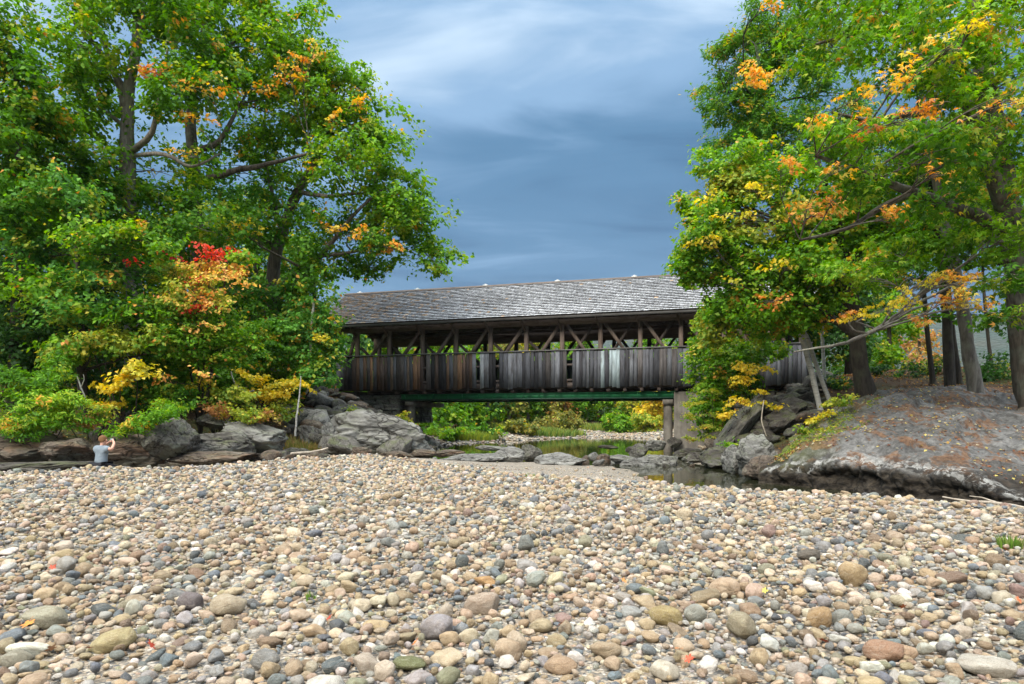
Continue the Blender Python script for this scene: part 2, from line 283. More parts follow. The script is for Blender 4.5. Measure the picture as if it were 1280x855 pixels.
for a in range(0, 360, 20):
    for r, z in ((150, 3.2), (420, 4.0)): cp((r * math.sin(math.radians(a)), r * math.cos(math.radians(a)), z if -90 < ((a + 180) % 360) - 180 < 90 or r > 200 else 1.5))
CPA = np.array(CP); _K = np.sqrt(((CPA[:, None, :2] - CPA[None, :, :2]) ** 2).sum(-1) + 0.15); _W = np.linalg.solve(np.block([[_K, np.ones((len(CPA), 1))], [np.ones((1, len(CPA))), np.zeros((1, 1))]]), np.append(CPA[:, 2], 0))
def Hn(x, y):
    x = np.asarray(x, float); y = np.asarray(y, float); sh = x.shape; x = x.ravel(); y = y.ravel(); z = np.full(x.shape, _W[-1])
    for i in range(0, len(x), 20000):
        d = np.sqrt((x[i:i+20000, None] - CPA[None, :, 0]) ** 2 + (y[i:i+20000, None] - CPA[None, :, 1]) ** 2 + 0.15); z[i:i+20000] += d @ _W[:-1]
    return z.reshape(sh)
def H(x, y): return float(Hn(np.array([x]), np.array([y]))[0])
def grid_mesh(name, xs, ys, zf):
    X, Y = np.meshgrid(xs, ys); Z = zf(X, Y); V = np.stack([X.ravel(), Y.ravel(), Z.ravel()], 1); nx = len(xs); ny = len(ys)
    i = np.arange(nx - 1)[None, :] + nx * np.arange(ny - 1)[:, None]; i = i.ravel(); return np_mesh(name, V, np.stack([i, i + 1, i + nx + 1, i + nx], 1), smooth=True)
t = np.linspace(-1, 1, 241); xs = 40 * t + 4460 * np.sign(t) * np.abs(t) ** 7 + 5
t2 = np.linspace(0, 1, 220); ys = np.concatenate([-np.geomspace(4000, 16, 24), -14 + 110 * t2 + 4800 * t2 ** 8])
def zg(X, Y):
    Z = Hn(X, Y); far = np.clip((np.hypot(X, Y) - 300) / 300, 0, 1); Z = Z * (1 - far) + 3.5 * far
    nz = np.array([mnoise.noise(Vector((a * 0.9, b * 0.9, 3.0))) + 0.5 * mnoise.noise(Vector((a * 2.3, b * 2.3, 7.0))) for a, b in zip(X.ravel(), Y.ravel())]).reshape(X.shape)
    onbar = (Z < 0.35) & (Y < 40)
    return Z + nz * np.where(onbar, 0.03, 0.14) - 0.03
gnd = tag(link('ground', grid_mesh('ground', xs, ys, zg), MAT['ground']), kind='structure')
wt = tag(link('river_water', grid_mesh('river_water', np.array([-60, -25, 0, 25, 60.]), np.array([-10., 20, 40, 60, 100]), lambda X, Y: X * 0 - 0.5), MAT['water']), kind='structure')

# gravel bar sheet: outline in plan
BAR = [(-26, -14), (12, -14), (13, 4), (10.2, 9.0), (9.4, 11.4), (8.0, 13.8), (6.6, 15.6), (5.4, 17.6), (5.6, 20.5), (5.2, 24), (4.8, 27), (3.4, 31.5), (-1.5, 31.5), (-4, 30), (-6.5, 28.0), (-9.6, 26.0), (-12.6, 21.6), (-15.2, 19.0), (-20, 16.5), (-26, 10)]
def inside(px, py, poly):
    c = np.zeros(px.shape, bool); j = len(poly) - 1
    for i in range(len(poly)):
        xi, yi = poly[i]; xj, yj = poly[j]; m = ((yi > py) != (yj > py)) & (px < (xj - xi) * (py - yi) / (yj - yi + 1e-12) + xi); c ^= m; j = i
    return c
def hb(x, y): return Hn(x, y) + 0.02
bx = np.arange(-26, 13.2, 0.25); by = np.arange(-14, 32, 0.25); BX, BY = np.meshgrid(bx, by); ins = inside(BX, BY, BAR)
BZ = hb(BX, BY) + np.array([0.03 * mnoise.noise(Vector((a * 0.8, b * 0.8, 0))) for a, b in zip(BX.ravel(), BY.ravel())]).reshape(BX.shape)
BZ = np.where(ins, BZ, BZ - 0.25); idx = np.arange(BX.size).reshape(BX.shape)
keep = ins[:-1, :-1] | ins[1:, :-1] | ins[:-1, 1:] | ins[1:, 1:]
q = np.stack([idx[:-1, :-1][keep], idx[:-1, 1:][keep], idx[1:, 1:][keep], idx[1:, :-1][keep]], 1)
used = np.unique(q); rm = -np.ones(BX.size, int); rm[used] = np.arange(len(used))
bar = tag(link('gravel_bar', np_mesh('gravel_bar', np.stack([BX.ravel(), BY.ravel(), BZ.ravel()], 1)[used], rm[q], smooth=True), MAT['bar']), kind='structure')

# ------------------------------------------------------------------ stones of the gravel bar
def stone_mesh(name, seed, sub=3, ang=0.3, mat=None, lump=0.22):
    r = random.Random(seed); bm = bmesh.new(); bmesh.ops.create_icosphere(bm, subdivisions=sub, radius=1)
    pl = []
    for _ in range(int(3 + 9 * ang)):
        n = Vector((r.gauss(0, 1), r.gauss(0, 1), r.gauss(0, 0.8))).normalized(); pl.append((n, r.uniform(0.80, 0.97) - 0.24 * ang))
    off = Vector((r.uniform(0, 99), r.uniform(0, 99), r.uniform(0, 99)))
    for v in bm.verts:
        p = v.co.copy(); e = 0.9; p = Vector([math.copysign(abs(c) ** e, c) for c in p])
        p *= 1 + lump * mnoise.noise(p * 1.0 + off) + lump * 0.25 * mnoise.noise(p * 2.6 + off)
        for n, d in pl:
            k = p.dot(n) - d
            if k > 0: p -= n * k * 0.85
        v.co = p
    for f in bm.faces: f.smooth = True
    me = bpy.data.meshes.new(name); bm.to_mesh(me); bm.free()
    if mat: me.materials.append(mat)
    return me
SM = [stone_mesh('stone', 100 + i, 3, 0.25 + 0.6 * (i % 3 == 2) + 0.3 * (i % 2), MAT['stone'], 0.3) for i in range(14)]
SI = [stone_mesh('gravel_stone', 100 + i, 2, 0.25 + 0.6 * (i % 3 == 2) + 0.3 * (i % 2), MAT['stone_i'], 0.3) for i in range(12)]
PAL = np.array([(0.47, 0.355, 0.215), (0.60, 0.50, 0.36), (0.36, 0.35, 0.32), (0.225, 0.235, 0.225), (0.105, 0.115, 0.12), (0.27, 0.185, 0.115), (0.50, 0.37, 0.26), (0.68, 0.64, 0.56), (0.33, 0.31, 0.20), (0.44, 0.42, 0.38), (0.175, 0.205, 0.225), (0.28, 0.19, 0.15)])
PW = np.array([0.24, 0.20, 0.08, 0.08, 0.045, 0.055, 0.09, 0.085, 0.03, 0.07, 0.065, 0.015]); PW /= PW.sum()
def pick_cols(n, rng=RNG):
    c = PAL[rng.choice(len(PAL), n, p=PW)] * rng.uniform(0.78, 1.2, (n, 1)) * rng.uniform(0.94, 1.06, (n, 3)) * 1.08; return np.clip(c, 0.02, 0.85)
def region(n, d0, d1, rng):
    y = np.sqrt(rng.uniform(d0 ** 2, d1 ** 2, n)); x = rng.uniform(-1, 1, n) * (0.86 * y + 3.2); return x, y
# hand-measured cobbles: px, py(centre), width px, height px, depth (m), colour, roll, label
def dz0(py): return EYE * F / (py - HZ)
SPECIAL = [
 (926, 786, 40, 34, (0.36, 0.31, 0.20), 0.0, 2, 'round speckled granite cobble with a coarse salt and pepper surface'),
 (1066, 720, 37, 33, (0.46, 0.33, 0.17), 0.5, 3, 'tan angular cobble standing upright in front of the grass tufts'),
 (1024, 775, 34, 28, (0.40, 0.26, 0.12), -0.3, 3, 'small blocky brown ochre cobble right of the speckled round one'),
 (832, 774, 40, 26, (0.40, 0.31, 0.13), 0.45, 7, 'tilted olive tan cobble with a flat dark split face'),
 (633, 817, 42, 33, (0.50, 0.37, 0.24), 0.0, 11, 'blocky light tan cobble at the bottom middle of the shore'),
 (604, 757, 42, 30, (0.46, 0.36, 0.27), -0.2, 3, 'pale pinkish beige broad cobble with a split seam on its left'),
 (285, 761, 40, 26, (0.46, 0.38, 0.26), 0.0, 0, 'smooth round cream tan cobble right of a purple grey one'),
 (239, 756, 33, 23, (0.20, 0.17, 0.17), 0.0, 4, 'smooth purple grey egg shaped cobble with a small dry face'),
 (58, 775, 50, 27, (0.40, 0.37, 0.26), 0.12, 1, 'long greenish tan loaf shaped cobble at lower left'),
 (1012, 697, 28, 15, (0.13, 0.11, 0.085), 0.0, 4, 'isolated dark brown cobble on pale pebbles in the middle distance at right'),
 (607, 729, 33, 14, (0.48, 0.28, 0.11), 0.0, 5, 'flat rusty orange cobble among grey pebbles near the middle'),
 (1104, 818, 44, 24, (0.38, 0.22, 0.13), -0.18, 0, 'reddish brown oval cobble at lower right'),
 (333, 829, 40, 24, (0.25, 0.245, 0.225), 0.05, 8, 'smooth mid grey oval cobble at the bottom left of centre'),
 (510, 834, 40, 16, (0.17, 0.18, 0.07), 0.05, 6, 'moss green stained flat cobble near the bottom edge'),
 (905, 738, 38, 25, (0.52, 0.38, 0.25), 0.25, 7, 'pale orange tan angular cobble with a pointed top'),
 (883, 750, 36, 16, (0.30, 0.23, 0.13), -0.1, 9, 'long flat dark tan cobble beside a small deep blue pebble'),
 (1190, 726, 36, 14, (0.22, 0.14, 0.09), -0.05, 9, 'flat dark reddish brown cobble on its own to the right'),
 (456, 833, 40, 26, (0.50, 0.42, 0.33), 0.35, 11, 'cream and brown wedge shaped cobble leaning to the left at the bottom'),
 (140, 806, 52, 26, (0.46, 0.38, 0.19), -0.15, 7, 'broad yellowish flat topped cobble with rusty edges'),
 (830, 843, 42, 24, (0.62, 0.56, 0.44), 0.0, 2, 'bright cream rounded cobble cut by the bottom edge right of centre'),
 (20, 828, 36, 22, (0.34, 0.32, 0.24), 0.0, 10, 'grey green domed cobble at the lower left corner'),
 (1236, 838, 62, 22, (0.52, 0.48, 0.40), 0.1, 9, 'long pale grey slab shaped cobble at the lower right corner'),
 (700, 835, 44, 20, (0.45, 0.31, 0.19), 0.1, 8, 'warm tan flattened cobble along the bottom edge near the middle'),
 (1230, 745, 30, 18, (0.36, 0.36, 0.33), 0.0, 2, 'silvery grey domed cobble near the right edge'),
]
sx = []; sy = []; sr = []; special_objs = []
for k, (px, py, w, h, c, roll, vi, lab) in enumerate(SPECIAL):
    d = dz0(py + h * 0.42); a = w / F * d / 2 * 1.08; b = h / F * d / 2 * 1.08
    x = (px - 640) / F * d; sx.append(x); sy.append(d); sr.append(a)
    o = link('cobble', SM[vi % 14], None); o.location = (x, d, 0.02 + b * 0.80); o.scale = (a, a * 0.8, b); o.rotation_euler = (U(-.1, .1), roll, U(-.4, .4)); o.color = (*c, 1)
    tag(o, lab, 'cobble'); special_objs.append(o)
# random population: big first with exclusion, then smaller ones
cell = 0.25; grid = {}
def put(x, y, r):
    grid.setdefault((int(x // cell), int(y // cell)), []).append((x, y, r))
def free(x, y, r, k=0.78):
    cx = int(x // cell); cy = int(y // cell)
    for i in (-1, 0, 1):
        for j in (-1, 0, 1):
            for (a, b, q_) in grid.get((cx + i, cy + j), ()):
                if (a - x) ** 2 + (b - y) ** 2 < (k * (r + q_)) ** 2: return False
    return True
for a, b, c in zip(sx, sy, sr): put(a, b, c)
pts = []
rg = np.random.default_rng(5)
for (n, d0, d1, r0, r1) in ((800, 2.6, 27, 0.080, 0.112), (13000, 2.6, 27, 0.050, 0.082), (26000, 2.6, 22, 0.033, 0.050), (26000, 2.6, 16, 0.022, 0.033), (500, 2.6, 7.5, .07, .1), (2600, 2.6, 7.5, .048, .07), (7000, 2.6, 7.5, .032, .048), (12000, 2.6, 7.5, .02, .032)):
    n = int(n * (1.55 if d1 < 10 else 1.3)); X, Y = region(n, d0, d1, rg); R = rg.uniform(r0, r1, n)
    for x, y, r in zip(X.tolist(), Y.tolist(), R.tolist()):
        if free(x, y, r): put(x, y, r); pts.append((x, y, r))
nb = len(pts)
X, Y = region(42000, 2.6, 9.5, rg); R = rg.uniform(0.010, 0.024, len(X)); fill = np.stack([X, Y, R], 1)
X, Y = region(21000, 9, 24, rg); R = rg.uniform(0.022, 0.045, len(X)); fill2 = np.stack([X, Y, R], 1)
allp = np.concatenate([np.array(pts), fill, fill2]); isbig = np.arange(len(allp)) < nb
# keep to the coarse part of the bar: the tongue behind it is fine gravel
ok = inside(allp[:, 0], allp[:, 1], BAR)
tx = allp[:, 0]; tyy = allp[:, 1]; tongue = tyy > np.interp(tx, [-6, -4.6, -2.2, 0, 1.5, 3.2, 4.5, 6], [27, 25.5, 22.0, 17.6, 16.2, 15.2, 14.4, 13.6]) + rg.normal(0, .25, len(tx))
ok &= ~(tongue & ((allp[:, 2] > 0.03) | (rg.random(len(allp)) < 0.35)) & (rg.random(len(allp)) > .006))
allp = allp[ok]; isbig = isbig[ok]
zb = hb(allp[:, 0], allp[:, 1]); n = len(allp)
cols = pick_cols(n, rg); flat = rg.uniform(0.34, 0.78, n); elong = rg.uniform(0.58, 0.95, n)
blocky = rg.random(n) < 0.12; flat[blocky] = rg.uniform(0.8, 1.0, blocky.sum())
a = allp[:, 2]; zl = zb + a * flat * np.where(isbig, 0.62, 0.3) + np.where(isbig, rg.uniform(-0.01, 0.03, n), 0)
zl = np.where(allp[:, 1] > 14, zl + 0.0, zl)
rot = np.stack([rg.normal(0, 0.2, n), rg.normal(0, 0.22, n), rg.uniform(0, 6.28, n)], 1)
score = np.where(isbig, a / allp[:, 1], 0); score[(np.abs(allp[:, 0]) > 0.76 * allp[:, 1]) | (allp[:, 1] < 3.55)] = 0
top = np.argsort(-score)[:290]
for i in top:
    o = link('stone', SM[int(rg.integers(14))], None, bar); o.location = (allp[i, 0], allp[i, 1], zl[i]); o.scale = (a[i], a[i] * elong[i], a[i] * flat[i]); o.rotation_euler = rot[i]; o.color = (*cols[i], 1)
rest = np.ones(n, bool); rest[top] = False
def gravel_object(name, P_, A_, FL, EL, R_, C_, parent):
    n = len(P_); me = bpy.data.meshes.new(name); me.vertices.add(n); me.vertices.foreach_set('co', P_.astype(np.float32).ravel()); me.update()
    at = me.attributes.new('rot', 'FLOAT_VECTOR', 'POINT'); at.data.foreach_set('vector', R_.astype(np.float32).ravel())
    at = me.attributes.new('scl', 'FLOAT_VECTOR', 'POINT'); at.data.foreach_set('vector', np.stack([A_, A_ * EL, A_ * FL], 1).astype(np.float32).ravel())
    at = me.attributes.new('vid', 'INT', 'POINT'); at.data.foreach_set('value', RNG.integers(0, len(SI), n).astype(np.int32))
    at = me.attributes.new('scol', 'FLOAT_COLOR', 'POINT'); c4 = np.ones((n, 4), np.float32); c4[:, :3] = C_; at.data.foreach_set('color', c4.ravel())
    o = link(name, me, None, parent); o['kind'] = 'stuff'
    ng = bpy.data.node_groups.new('scatter_gravel', 'GeometryNodeTree'); ng.interface.new_socket('Geometry', in_out='INPUT', socket_type='NodeSocketGeometry'); ng.interface.new_socket('Geometry', in_out='OUTPUT', socket_type='NodeSocketGeometry')
    gi = ng.nodes.new('NodeGroupInput'); go = ng.nodes.new('NodeGroupOutput'); ip = ng.nodes.new('GeometryNodeInstanceOnPoints'); ip.inputs['Pick Instance'].default_value = True
    ng.links.new(gi.outputs[0], ip.inputs['Points']); jn = ng.nodes.new('GeometryNodeJoinGeometry')
    def attr(nm, ty):
        x = ng.nodes.new('GeometryNodeInputNamedAttribute'); x.data_type = ty; x.inputs['Name'].default_value = nm; return x.outputs['Attribute']
    # the stone shapes are carried by one hidden-free source: small meshes set as objects in an unlinked collection
    ci = ng.nodes.new('GeometryNodeCollectionInfo'); ci.inputs['Collection'].default_value = SRC; ci.inputs['Separate Children'].default_value = True; ci.inputs['Reset Children'].default_value = True
    ng.links.new(ci.outputs[0], ip.inputs['Instance']); ng.links.new(attr('vid', 'INT'), ip.inputs['Instance Index'])
    er = ng.nodes.new('FunctionNodeEulerToRotation'); ng.links.new(attr('rot', 'FLOAT_VECTOR'), er.inputs[0]); ng.links.new(er.outputs[0], ip.inputs['Rotation'])
    ng.links.new(attr('scl', 'FLOAT_VECTOR'), ip.inputs['Scale']); ng.links.new(ip.outputs[0], go.inputs[0])
    md = o.modifiers.new('scatter', 'NODES'); md.node_group = ng; return o
SRC = bpy.data.collections.new('stone_shapes')
for i, s_ in enumerate(SI): SRC.objects.link(bpy.data.objects.new('stone_shape', s_))
loc = np.stack([allp[:, 0], allp[:, 1], zl], 1)
fx = rg.uniform(-10, 24, 9000); fy = rg.uniform(33, 92, 9000); fz = Hn(fx, fy); fk = (fz > -.62) & (fz < .25); fx, fy, fz = fx[fk], fy[fk], fz[fk]; fn_ = len(fx); fr_ = rg.uniform(.07, .22, fn_)
gravel_object('gravel', np.stack([fx, fy, fz + fr_ * .15], 1), fr_, rg.uniform(.3, .7, fn_), rg.uniform(.6, .95, fn_), np.stack([rg.normal(0, .2, fn_), rg.normal(0, .2, fn_), rg.uniform(0, 6.28, fn_)], 1), pick_cols(fn_, rg) * .75, gnd)
gravel_object('gravel', loc[rest], a[rest], flat[rest], elong[rest], rot[rest], cols[rest], bar)

# ------------------------------------------------------------------ leaves, branches, trees
def leaf_arrays(C, D, Nn, size, col, shape='kite'):
    """C centres, D in-plane directions, Nn normals (n,3), size (n,), col (n,3)"""
    Nn = Nn / np.linalg.norm(Nn, axis=1, keepdims=True); D = D - (D * Nn).sum(1, keepdims=True) * Nn; D /= np.linalg.norm(D, axis=1, keepdims=True) + 1e-9
    B = np.cross(Nn, D); s = size[:, None]
    if shape == 'kite':
        tm = [(-0.5, 0, 0), (0.05, 0.36, 0.08), (0.55, 0, -0.10), (0.0, -0.36, 0.08)]
        V = np.stack([C + s * (u * D + v * B + w * Nn) for u, v, w in tm], 1).reshape(-1, 3); n = len(C); q = np.arange(n)[:, None] * 4
        Fc = np.concatenate([q + np.array([[0, 1, 2]]), q + np.array([[0, 2, 3]])]) if False else (q + np.array([[0, 1, 2, 3]]))
        return V, Fc, np.repeat(col, 4, 0)
    if shape == 'narrow':
        tm = [(-0.6, 0, 0), (0.0, 0.19, 0.05), (0.6, 0, -0.08), (0.0, -0.19, 0.05)]
        V = np.stack([C + s * (u * D + v * B + w * Nn) for u, v, w in tm], 1).reshape(-1, 3); q = np.arange(len(C))[:, None] * 4; return V, q + np.array([[0, 1, 2, 3]]), np.repeat(col, 4, 0)
    # maple: fan with five lobes
    if shape == 'maple':      # three folded lobes
        tm = [(-.35, 0, 0), (.0, .17, .04), (.62, 0, -.14), (.0, -.17, .04), (.22, .56, -.14), (-.22, .26, .0), (.22, -.56, -.14), (-.22, -.26, .0)]
        V = np.stack([C + s * (u * D + v * B + w * Nn) for u, v, w in tm], 1).reshape(-1, 3); q = np.arange(len(C))[:, None] * 8
        return V, np.concatenate([q + np.array([[0, 3, 2, 1]]), q + np.array([[0, 1, 4, 5]]), q + np.array([[0, 7, 6, 3]])]), np.repeat(col, 8, 0)
    ang = np.radians([180, 118, 92, 62, 36, 20, 0, -20, -36, -62, -92, -118]); rad = [0.30, 0.40, 0.20, 0.56, 0.26, 0.30, 0.62, 0.30, 0.26, 0.56, 0.20, 0.40]
    tm = [(-0.0, 0, 0.05)] + [(r * math.cos(t_), r * math.sin(t_), -0.16 * r) for r, t_ in zip(rad, ang)]
    V = np.stack([C + s * (u * D + v * B + w * Nn) for u, v, w in tm], 1).reshape(-1, 3); q = np.arange(len(C))[:, None] * 13
    Fc = np.concatenate([q + np.array([[0, 1 + i, 1 + (i + 1) % 12]]) for i in range(12)]); return V, Fc, np.repeat(col, 13, 0)
def foliage_points(clusters, rng, leaf, cover, billow=0.8, per=13):
    """clusters: (px,py,rx,ry,d,rd[,tint]) -> centres, dirs, normals, tint index"""
    Cs = []; Os = []; Ti = []; Bc = []
    for cl in clusters:
        px, py, rx, ry, d, rd = cl[:6]; ti = cl[6] if len(cl) > 6 else 0; dens = cl[7] if len(cl) > 7 else 1.0
        ry = ry * (1.3 if ry > 12 else 1.05); c = Pa(px, py, d); R = np.array([rx / F * d, rd, ry / F * d]); al = (leaf * F / d) ** 2 * 0.36
        nleaf = max(20, int(cover * dens * math.pi * rx * ry / al)); bl = min(billow, R.min() * 0.8)
        nb_ = max(2, int(1.6 * (R[0] * R[2]) / bl ** 2 + 0.6 * R[0] * R[1] * R[2] / bl ** 3)); dr = rng.normal(size=(nb_, 3)); dr /= np.linalg.norm(dr, axis=1, keepdims=True)
        rad = rng.uniform(0.25, 1.0, (nb_, 1)) ** 0.45; bc = c + dr * rad * (R - bl * 0.5); Bc.append((c, bc)); bs = bl * rng.uniform(0.55, 1.25, nb_)
        ns = max(4, nleaf // per); bi = rng.integers(0, nb_, ns); sd_ = rng.normal(size=(ns, 3)); sd_[:, 2] = np.abs(sd_[:, 2]) * 0.8 - 0.25; sd_ /= np.linalg.norm(sd_, axis=1, keepdims=True)
        sp = bc[bi] + sd_ * bs[bi][:, None] * rng.uniform(0.55, 1.08, (ns, 1)) * np.array([1.15, 1.15, 0.75])
        k = rng.integers(per // 2, int(per * 1.5), ns); rep = np.repeat(np.arange(ns), k); sprad = 0.30 * billow + leaf * 0.8
        o2 = rng.normal(size=(len(rep), 3)) * np.array([1, 1, 0.30]) * sprad * 0.6
        Cs.append(sp[rep] + o2); out_ = sd_[rep] + 0.5 * o2 / sprad; Os.append(out_); Ti.append(np.full(len(rep), ti))
    C = np.concatenate(Cs); ph = rng.uniform(0, 6.28, 6); amp = min(0.55, billow * 0.6)       # low-frequency warp so that no crown outline stays a clean curve
    C = C + amp * np.stack([np.sin(C[:, 2] * 1.9 + ph[0]) * np.sin(C[:, 1] * 1.3 + ph[1]), np.sin(C[:, 0] * 1.7 + ph[2]), 0.7 * np.sin(C[:, 0] * 2.3 + ph[3]) * np.sin(C[:, 1] * 1.9 + ph[4]) + 0.4 * np.sin(C[:, 0] * 4.9 + ph[5])], 1)
    return C, np.concatenate(Os), np.concatenate(Ti), Bc
GREEN = [(0.098, 0.235, 0.014), (0.145, 0.305, 0.018), (0.055, 0.15, 0.014), (0.22, 0.36, 0.025)]
TINTS = {
 'green': (GREEN, [0.4, 0.3, 0.2, 0.1]),
 'mid': ([(0.07, 0.185, 0.014), (0.105, 0.24, 0.018), (0.045, 0.13, 0.014)], [0.45, 0.3, 0.25]),
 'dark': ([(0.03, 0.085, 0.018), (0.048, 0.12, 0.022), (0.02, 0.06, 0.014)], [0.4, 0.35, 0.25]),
 'bluegreen': ([(0.075, 0.21, 0.03), (0.115, 0.27, 0.038), (0.048, 0.145, 0.024)], [0.4, 0.35, 0.25]),
 'lime': ([(0.16, 0.32, 0.02), (0.11, 0.26, 0.018), (0.26, 0.38, 0.03), (0.075, 0.19, 0.015)], [0.35, 0.3, 0.15, 0.2]),
 'yellowgreen': ([(0.27, 0.32, 0.04), (0.16, 0.26, 0.035), (0.42, 0.38, 0.05)], [0.4, 0.35, 0.25]),
 'yellow': ([(0.60, 0.47, 0.04), (0.68, 0.52, 0.07), (0.42, 0.40, 0.05)], [0.45, 0.3, 0.25]),
 'gold': ([(0.64, 0.38, 0.05), (0.66, 0.30, 0.05), (0.5, 0.42, 0.08)], [0.4, 0.3, 0.3]),
 'orange': ([(0.52, 0.22, 0.05), (0.60, 0.33, 0.07), (0.38, 0.13, 0.04), (0.42, 0.36, 0.07)], [0.4, 0.3, 0.15, 0.15]),
 'peach': ([(0.64, 0.36, 0.10), (0.58, 0.46, 0.10), (0.52, 0.22, 0.06), (0.28, 0.36, 0.05)], [0.35, 0.3, 0.15, 0.2]),
 'red': ([(0.48, 0.05, 0.035), (0.58, 0.10, 0.05), (0.3, 0.03, 0.025)], [0.5, 0.3, 0.2]),
 'olive': ([(0.16, 0.17, 0.035), (0.24, 0.20, 0.04), (0.09, 0.12, 0.025)], [0.4, 0.3, 0.3]),
 'rust': ([(0.34, 0.17, 0.06), (0.42, 0.24, 0.08), (0.2, 0.16, 0.05)], [0.4, 0.3, 0.3]),
}
COVER = 1.88
def leaves_mesh(clusters, tints, seed, leaf=0.13, cover=2.4, billow=0.8, shape='kite', per=13, turn=0.0, mixin=True):
    leaf = leaf * 1.42; cover = cover * COVER
    rng = np.random.default_rng(seed); C, O, T, Bc = foliage_points(clusters, rng, leaf, cover, billow, per); n = len(C)
    col = np.zeros((n, 3))
    for ti, tn in enumerate(tints):
        m = T == ti
        if m.any():
            pc, pw = TINTS[tn]; pc = np.array(pc)
            # neighbouring sprays share their tint
            h = np.floor(C[m] / 0.9).astype(int); hh = (h[:, 0] * 73856093 ^ h[:, 1] * 19349663 ^ h[:, 2] * 83492791) % 9973 / 9973.0
            cw = np.cumsum(pw) / sum(pw); base = np.searchsorted(cw, hh * 0.999); rnd = rng.choice(len(pc), m.sum(), p=np.array(pw) / sum(pw)); pickv = np.where(rng.random(m.sum()) < 0.55, base, rnd)
            col[m] = pc[pickv]
    if turn > 0:
        m = rng.random(n) < turn; alt = np.array([(0.5, 0.42, 0.06), (0.55, 0.25, 0.06), (0.3, 0.3, 0.05)]); col[m] = alt[rng.integers(0, 3, m.sum())]
    if mixin:
        h = np.floor(C / 0.55).astype(int); hh = (h[:, 0] * 83492791 ^ h[:, 1] * 73856093 ^ h[:, 2] * 19349663) % 9973 / 9973.0; r2 = rng.random(n)
        m = (hh < 0.16) & (r2 < .7); col[m] = col[m] * 0.45 + 0.55 * np.array((0.38, 0.40, 0.04))
        m = (hh > 0.965) & (r2 < .7); col[m] = np.array([(0.55, 0.42, 0.05), (0.55, 0.27, 0.05), (0.4, 0.36, 0.05)])[rng.integers(0, 3, m.sum())]
    col *= rng.uniform(0.8, 1.42, (n, 1))
    Nn = 0.55 * np.array([0, 0, 1.0]) + 0.45 * O / (np.linalg.norm(O, axis=1, keepdims=True) + 1e-9) + rng.normal(size=(n, 3)) * 0.42
    D = O * np.array([1, 1, 0.2]) + rng.normal(size=(n, 3)) * 0.6 + np.array([0, 0, -0.25]); sz = leaf * rng.uniform(0.65, 1.25, n)
    V, Fc, cc = leaf_arrays(C, D, Nn, sz, np.clip(col, 0, 0.9), shape); return V, Fc, cc, Bc
def tube(pts, rad, sides=7, wob=0.0, seed=0):
    pts = [Vector(p) for p in pts]; rr = random.Random(seed)
    # resample with Catmull-Rom
    Q = []; Rr = []
    for i in range(len(pts) - 1):
        p0 = pts[max(i - 1, 0)]; p1 = pts[i]; p2 = pts[i + 1]; p3 = pts[min(i + 2, len(pts) - 1)]; k = 4 if (p2 - p1).length > 0.6 else 2
        for j in range(k):
            t_ = j / k; a_ = 0.5 * ((2 * p1) + (p2 - p0) * t_ + (2 * p0 - 5 * p1 + 4 * p2 - p3) * t_ * t_ + (3 * p1 - p0 - 3 * p2 + p3) * t_ ** 3); r_ = rad[i] * (1 - t_) + rad[i + 1] * t_
            if wob and (i or j): a_ = a_ + Vector((rr.gauss(0, 1), rr.gauss(0, 1), rr.gauss(0, 1))) * wob * r_
            Q.append(a_); Rr.append(r_ * (1 + rr.uniform(-.06, .06)))
    Q.append(pts[-1]); Rr.append(rad[-1]); V = []; Fc = []
    up = Vector((0.3, 1, 0.1)).normalized()
    for i, p in enumerate(Q):
        t_ = (Q[min(i + 1, len(Q) - 1)] - Q[max(i - 1, 0)]).normalized(); s_ = t_.cross(up)
        if s_.length < 0.1: s_ = t_.cross(Vector((1, 0, 0)))
        s_.normalize(); b_ = s_.cross(t_).normalized()
        for k in range(sides):
            an = 2 * math.pi * k / sides; rk = Rr[i] * (1 + 0.10 * math.sin(3 * an + i * 0.7)); V.append(p + (s_ * math.cos(an) + b_ * math.sin(an)) * rk)
    for i in range(len(Q) - 1):
        for k in range(sides):
            a_ = i * sides + k; b_ = i * sides + (k + 1) % sides; Fc.append((a_, b_, b_ + sides, a_ + sides))
    return np.array([tuple(v) for v in V]), np.array(Fc), Q, Rr
class Acc:
    def __init__(s): s.V = []; s.F = []; s.n = 0
    def add(s, V, Fc): s.V.append(V); s.F.append(Fc + s.n); s.n += len(V)
    def mesh(s, name, smooth=True): return np_mesh(name, np.concatenate(s.V), np.concatenate(s.F), smooth=smooth)
